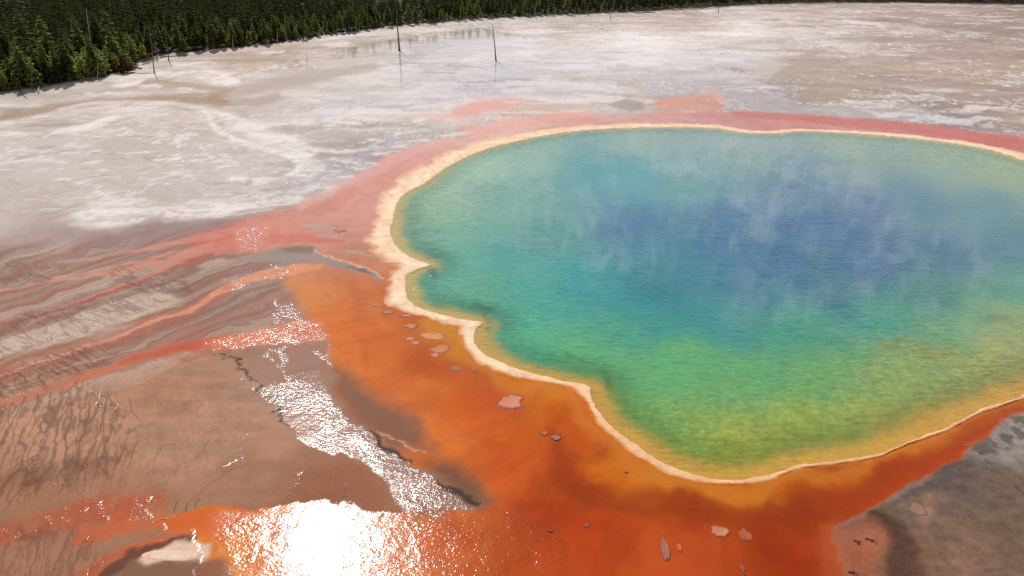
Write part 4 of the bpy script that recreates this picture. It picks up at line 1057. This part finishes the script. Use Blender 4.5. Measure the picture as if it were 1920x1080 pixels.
# ---------------------------------------------------------------- dead trunks, logs
def px_height(u, v, vtop):
    """height in metres of an upright thing standing at (u, v) whose top shows at vtop"""
    x, y = ground_at(u, v); y = float(y)
    b = -(vtop - 540) / FOC                      # (z-H)*CP + y*SP = b*(y*CP - (z-H)*SP)
    dz = (b * y * CP - y * SP) / (CP + b * SP)
    return dz + CAM_H
def snag(name, u, v, utop, vtop, rad, label, m, stubs=6, group=None):
    x, y = map(float, ground_at(u, v)); h = px_height(u, v, vtop)
    zc = y * CP - (h - CAM_H) * SP
    xt = (utop - 960) / FOC * zc
    root = empty(name, (x, y, 0)); tag(root, label, 'dead tree', group)
    n = 9; pts = []
    for i in range(n):
        t = i / (n - 1)
        pts.append(((xt - x) * t + 0.10 * math.sin(5 * t + u) * t, 0.12 * math.sin(4 * t + v) * t, -0.25 + (h + 0.25) * t))
    vs, fs = tube(pts, [rad * (1.25 if i == 0 else 1.0) * (1 - 0.72 * i / (n - 1)) for i in range(n)], 8)
    mesh_obj('trunk', vs, fs, m, root)
    for k in range(stubs):
        t = 0.25 + 0.7 * rng.random(); a = rng.random() * 6.28; ln = (0.3 + 0.7 * rng.random()) * (0.3 + 0.04 * h)
        b = np.array(pts[int(t * (n - 1))])
        e = b + np.array([math.cos(a) * ln, math.sin(a) * ln, ln * (0.5 * rng.random() - 0.25)])
        r0 = rad * 0.22
        vv = []; ff = []
        dr = (e - b) / np.linalg.norm(e - b); s = np.cross(dr, [0, 0, 1.0]); s /= np.linalg.norm(s); q = np.cross(s, dr)
        for p, rr_ in ((b, r0), (e, r0 * 0.35)):
            for j in range(5):
                an = 2 * math.pi * j / 5; vv.append(p + s * rr_ * math.cos(an) + q * rr_ * math.sin(an))
        for j in range(5): ff.append((j, (j + 1) % 5, 5 + (j + 1) % 5, 5 + j))
        ff.append((9, 8, 7, 6, 5))
        mesh_obj('branch_stub', np.array(vv), ff, m, root)
    return root
snag('dead_tree', 749, 96, 743, 18, 0.34, 'thick dark dead trunk standing in the shallows before the forest, left of two', DEAD_M)
snag('dead_tree', 930, 114, 924, 45, 0.24, 'slim leaning dead trunk standing alone in the white shallows, right of two', DEAD_M, 4)
snag('dead_tree', 289, 136, 279, 36, 0.17, 'tall thin bare trunk in front of the log clearing at left', DEAD_M, 9)
snag('dead_tree', 316, 113, 305, 14, 0.17, 'tall thin bare trunk behind the fallen logs in the clearing', DEAD_M, 9)
snag('dead_tree', 295, 110, 286, 56, 0.20, 'short leaning dead trunk between two taller bare trunks in the clearing', DEAD_M, 5)
snag('dead_tree', 176, 128, 162, 16, 0.17, 'pale leaning bare trunk rising out of the left clump of pines', PALE_M, 3)
snag('dead_tree', 1145, 36, 1145, 22, 0.22, 'short dark stump standing out before the distant forest edge at centre', DEAD_M, 2)
snag('dead_tree', 1347, 24, 1348, 9, 0.22, 'short dark stump before the end of the forest edge, right of centre', DEAD_M, 2)

for (u_, v_, ut_, vt_, where) in ((60,168,58,118,'at the foot of the left clump near the picture edge'),(168,150,160,112,'at the foot of the left clump, leaning left'),(182,148,184,118,'at the foot of the left clump, upright'),(198,145,199,121,'near the right end of the left clump'),
      (402,94,401,66,'among the slim pines right of the log clearing'),(437,91,436,64,'among the slim pines midway along the left bank'),(520,82,519,52,'among the slim pines left of the white leaning log'),(612,69,612,44,'among the slim pines right of the white leaning log'),
      (668,60,667,36,'among the slim pines halfway to the thick dead trunk'),(790,47,790,26,'among the slim pines just right of the thick dead trunk'),(845,41,845,22,'among the slim pines left of the slim dead trunk'),(1028,31,1028,14,'in the far forest edge left of the centre stump')):
    snag('dead_sapling', u_, v_, ut_, vt_, 0.12, 'thin grey dead stem ' + where, PALE_M if u_ % 3 else DEAD_M, 4, 'thin dead stems in the forest edge')
def log(u0, v0, u1, v1, rad, label, m, lift=0.0, stubs=2):
    a = np.array([*map(float, ground_at(u0, v0)), rad * 0.8]); b = np.array([*map(float, ground_at(u1, v1)), rad * 0.8 + lift])
    root = empty('fallen_log', tuple(a * np.array([1, 1, 0]))); tag(root, label, 'log', 'fallen logs along the forest edge')
    d = b - a; L = np.linalg.norm(d); dr = d / L; s = np.cross(dr, [0, 0, 1.0]); s /= np.linalg.norm(s); q = np.cross(s, dr)
    vs = []; fs = []; n = 6
    for i in range(n):
        t = i / (n - 1); p = d * t + np.array([0, 0, a[2]]) + s * 0.06 * L * 0.2 * math.sin(3 * t + u0)
        r = rad * (1 - 0.55 * t)
        for j in range(7):
            an = 2 * math.pi * j / 7; vs.append(p + s * r * math.cos(an) + q * r * math.sin(an))
    for i in range(n - 1):
        for j in range(7): fs.append((i * 7 + j, i * 7 + (j + 1) % 7, (i + 1) * 7 + (j + 1) % 7, (i + 1) * 7 + j))
    fs.append(tuple(range(7))[::-1]); fs.append(tuple(range((n - 1) * 7, n * 7)))
    mesh_obj('trunk', np.array(vs), fs, m, root)
    for k in range(stubs):
        t = 0.3 + 0.6 * rng.random(); p = d * t + np.array([0, 0, a[2]])
        e = p + (s * (1 if k % 2 else -1) + q * 0.9 + dr * 0.4) * (0.35 + 0.5 * rng.random())
        r = rad * 0.25
        vv = [p + s * r, p - s * r, p + q * r, e]
        mesh_obj('branch_stub', np.array(vv), [(0, 2, 3), (2, 1, 3), (1, 0, 3)], m, root)
for args in (
  (256,100,290,92,0.20,'pale fallen log lying furthest back in the clearing at left',PALE_M,0.2),
  (256,116,312,107,0.20,'long pale fallen log crossing the clearing beside the thin bare trunks',PALE_M,0.3),
  (268,122,300,110,0.16,'thin slanting log lowest in the clearing by the thin bare trunks',PALE_M,0.5),
  (276,120,306,108,0.14,'thin slanting log beside the lowest log in the clearing',PALE_M,0.4),
  (300,108,352,105,0.16,'dark fallen log lying level at the right of the clearing',DEAD_M,0.1),
  (333,98,350,103,0.22,'short pale log at the right end of the clearing',PALE_M,0.1),
  (350,86,370,77,0.20,'pale leaning log propped under the slim pines right of the clearing',PALE_M,1.2),
  (338,90,366,83,0.16,'grey log under the slim pines right of the clearing',DEAD_M,0.6),
  (72,176,78,160,0.20,'short white log jutting from the left clump onto the flat',PALE_M,0.8),
  (36,172,52,186,0.12,'thin grey branch lying on the flat before the left clump',DEAD_M,0.0),
  (150,150,182,147,0.16,'grey log along the foot of the left clump',PALE_M,0.2),
  (154,156,164,140,0.12,'thin broken stem leaning out of the left clump',DEAD_M,1.5),
  (225,137,292,138,0.10,'thin dark branch lying across the flat below the clearing',DEAD_M,0.0),
  (240,126,266,130,0.34,'dark root end of a log beside the brown dry bush',DEAD_M,0.0),
  (567,80,560,66,0.22,'white leaning log on the bank left of the thick dead trunk',PALE_M,1.6),
  (480,86,486,84,0.2,'short pale log end on the bank among the slim pines',PALE_M,0.3),
  (1190,25,1230,24,0.22,'faint grey log on the far flat behind the centre stump',DEAD_M,0.0)):
    log(*args)
dx_, dy_ = map(float, ground_at(237, 136))
plant_tree('dry_bush', 'dry', dx_, dy_, 1.15, 'reddish brown dry bush at the right end of the left clump', None, -0.05)
bx_, by_ = map(float, ground_at(347, 101))
plant_tree('pine_tree', 'pine', bx_, by_, 0.78, 'lone dark pine standing forward at the right of the log clearing', None, -0.05)

# ---------------------------------------------------------------- crust islets lying in the mat
def islet(name, u, v, hu, hv, hgt, c_top, c_edge, label, cat='crust islet', ring_=False, ang=0.0, irr=0.25, group=None):
    """low crust cake; hu, hv its half sizes on the chart"""
    x, y = map(float, ground_at(u, v)); x1, _ = map(float, ground_at(u + hu, v)); _, y1 = map(float, ground_at(u, v - hv))
    rx, ry = abs(x1 - x), abs(y1 - y)
    sd_ = rng.randrange(1000); n = 30; prof_ = [(1.06, -0.04), (1.0, 0.25), (0.9, 0.75), (0.78, 1.0), (0.55, 0.55 if ring_ else 0.95), (0.28, 0.4 if ring_ else 0.9)]
    vs = []; cs = []
    here = paint_ground(np.array([x]), np.array([y]))[0][0]
    ta, tb = lin(c_top) * 0.4 + here * 0.6, lin(c_edge) * 0.85 + here * 0.15
    for j, (f, z) in enumerate(prof_):
        for k in range(n):
            a = 2 * math.pi * k / n
            w = 1 + irr * 2.6 * (float(fbm(np.array([2 + 1.6 * math.cos(a)]), np.array([2 + 1.6 * math.sin(a)]), sd_, 3, 0.4)[0]) - 0.5)
            px_, py_ = rx * f * w * math.cos(a), ry * f * w * math.sin(a)
            ca, sa = math.cos(ang), math.sin(ang)
            nz = float(vnoise(np.array([px_ * 3 + 9.0]), np.array([py_ * 3 + 9.0]), sd_)[0])
            vs.append((px_ * ca - py_ * sa, px_ * sa + py_ * ca, hgt * z * (0.7 + 0.6 * nz)))
            q = min(1, max(0, (1.0 - f) / 0.25 + (nz - 0.5) * 0.9))
            cs.append(tb * (1 - q) + ta * q)
    vs.append((0, 0, hgt * (0.35 if ring_ else 0.9))); cs.append(ta)
    fs = []
    for j in range(len(prof_) - 1):
        for k in range(n): fs.append((j * n + k, j * n + (k + 1) % n, (j + 1) * n + (k + 1) % n, (j + 1) * n + k))
    for k in range(n): fs.append(((len(prof_) - 1) * n + k, (len(prof_) - 1) * n + (k + 1) % n, len(vs) - 1))
    o = mesh_obj(name, np.array(vs), fs, CRUST_M, attrs={'col': np.array(cs)})
    o.location = (x, y, 0.0); o.scale = (1, 1, 0.5)
    return tag(o, label, cat, group)
PK, RD, GY_, BR = (226, 160, 132), (120, 52, 36), (140, 118, 108), (70, 46, 38)
G = 'crust islets in the orange mat'
for args in (
  (959,754,25,14,0.16,PK,(96,52,40),'largest pale pink crust islet with dark edge in the orange mat'),
  (1020,813,8,4.5,0.14,(150,90,62),BR,'small brown rock beside a grey one in the orange mat'),
  (1042,822,9,6,0.20,(150,124,118),(72,60,58),'small grey rock beside a brown one in the orange mat'),
  (771,612,10,5,0.10,(200,130,84),(140,70,50),'small oval crust islet nearest the corner of the cream rim'),
  (811,631,23,7,0.10,(214,140,92),(140,62,46),'long oval crust islet in amber water by the cream rim'),
  (769,635,8,3.5,0.08,(214,140,110),(160,74,56),'tiny pale crust patch left of the long oval islet'),
  (779,643,8,4,0.08,(210,136,108),(156,70,52),'tiny crust patch below left of the long oval islet'),
  (827,655,17,8,0.10,(206,124,84),(132,60,44),'round cracked crust islet below the long oval one'),
  (815,666,8,4,0.08,(208,140,112),(150,70,50),'small crust lump touching the round cracked islet'),
  (856,691,9,5,0.12,(112,80,74),(170,96,60),'dark grey button of rock left of a smaller dark one'),
  (890,693,5,4,0.12,(84,54,46),(150,86,50),'smaller dark button of rock right of the grey one'),
  (685,559,4,1.8,0.08,(120,70,50),(100,56,42),'dark crumb on the mat left of the cream rim'),
  (709,574,11,1.6,0.07,(120,76,60),(100,60,48),'thin dark sliver of crust beside the cream rim'),
  (727,586,11,3,0.10,(134,112,116),(104,66,54),'grey sliver of crust under the cream rim'),
  (762,592,10,2.4,0.08,(200,150,116),(120,72,54),'pale flake of crust hugging the cream rim'),
  (637,432,10,3.4,0.16,(92,52,42),(70,40,34),'dark brown rock at the end of a grey strip in the salmon mat'),
  (1353,997,17,10,0.14,(226,166,128),(130,54,34),'pale peach crust islet at the bottom right of the mat'),
  (1398,1003,12,11,0.10,(196,96,62),(140,50,32),'reddish crust islet right of the pale peach one'),
  (1274,1027,5,8,0.10,(206,110,66),(140,52,34),'small orange crust lump right of the grey standing strip'),
  (1174,885,4,2.6,0.16,(110,44,26),(100,40,26),'lone dark pebble in the mat below the cream rim'),
  (1033,996,4,2.2,0.14,(104,36,26),(96,36,26),'lone dark pebble near the glare at the bottom of the mat'),
  (1100,984,5,5,0.10,(120,44,28),(110,40,26),'dark chip of crust in the red mat at bottom centre'),
  (1392,1066,5,12,0.10,(150,60,36),(96,36,28),'ragged dark flake at the bottom edge under the reddish islet'),
  (1248,1031,8,22,0.14,(132,108,98),(84,62,56),'upright grey strip of crust at bottom centre right'),
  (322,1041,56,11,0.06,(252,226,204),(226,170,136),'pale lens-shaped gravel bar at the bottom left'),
  (1812,835,5,2,0.1,(120,108,100),(90,78,70),'small grey stone at the lower right bank'),
  (1722,956,15,12,0.07,(160,118,94),(112,84,68),'light brown round crust plate on the dark lower right bank')):
    islet('crust_islet' if 'rock' not in args[7] and 'pebble' not in args[7] and 'stone' not in args[7] else 'rock', *args,
          cat='rock' if ('rock' in args[7] or 'pebble' in args[7] or 'stone' in args[7]) else 'crust islet', ring_=14 < args[2] < 40, irr=0.16 if args[2] > 40 else 0.34, group=G)

def twig(u, v, segs, rad, label):
    """forked branch on the ground; segs: polylines in metres"""
    x, y = map(float, ground_at(u, v))
    root = empty('fallen_branch', (x, y, 0)); tag(root, label, 'branch', 'dark branches on the lower right crust')
    for sg in segs:
        vs = []; fs = []
        for i, p in enumerate(sg):
            r = rad * (1 - 0.6 * i / (len(sg) - 1))
            q = np.array(sg[min(i + 1, len(sg) - 1)]) - np.array(sg[max(i - 1, 0)]); q = q / np.linalg.norm(q); s = np.array([-q[1], q[0]])
            for k in range(5):
                a = 2 * math.pi * k / 5
                vs.append((p[0] + s[0] * r * math.cos(a), p[1] + s[1] * r * math.cos(a), 0.06 + r * math.sin(a) + 0.03 * i))
        for i in range(len(sg) - 1):
            for k in range(5): fs.append((i * 5 + k, i * 5 + (k + 1) % 5, (i + 1) * 5 + (k + 1) % 5, (i + 1) * 5 + k))
        fs.append((4, 3, 2, 1, 0)); fs.append(tuple(range(len(vs) - 5, len(vs))))
        mesh_obj('stem', np.array(vs), fs, DARK_M, root)
DARK_M = plain_material('charred_wood', (0.03, 0.02, 0.016), 0.85, 0.4, 9.0)
twig(1609, 1017, [[(-0.28, 0.18), (-0.1, 0.04), (0.04, -0.06), (0.22, -0.02)], [(-0.12, -0.2), (0.0, -0.05), (0.05, 0.1)]], 0.045, 'small forked dark branch on peach crust, left of a curved one')
twig(1634, 1015, [[(-0.36, 0.24), (-0.14, 0.14), (0.08, -0.02), (0.26, -0.24)], [(0.0, 0.04), (0.16, 0.06)]], 0.05, 'curved dark branch on peach crust, right of a forked one')
twig(1601, 1076, [[(-0.34, 0.12), (-0.1, 0.08), (0.12, -0.04), (0.3, -0.2)], [(-0.04, 0.06), (0.08, 0.2)]], 0.05, 'dark branch at the bottom edge of the peach crust')
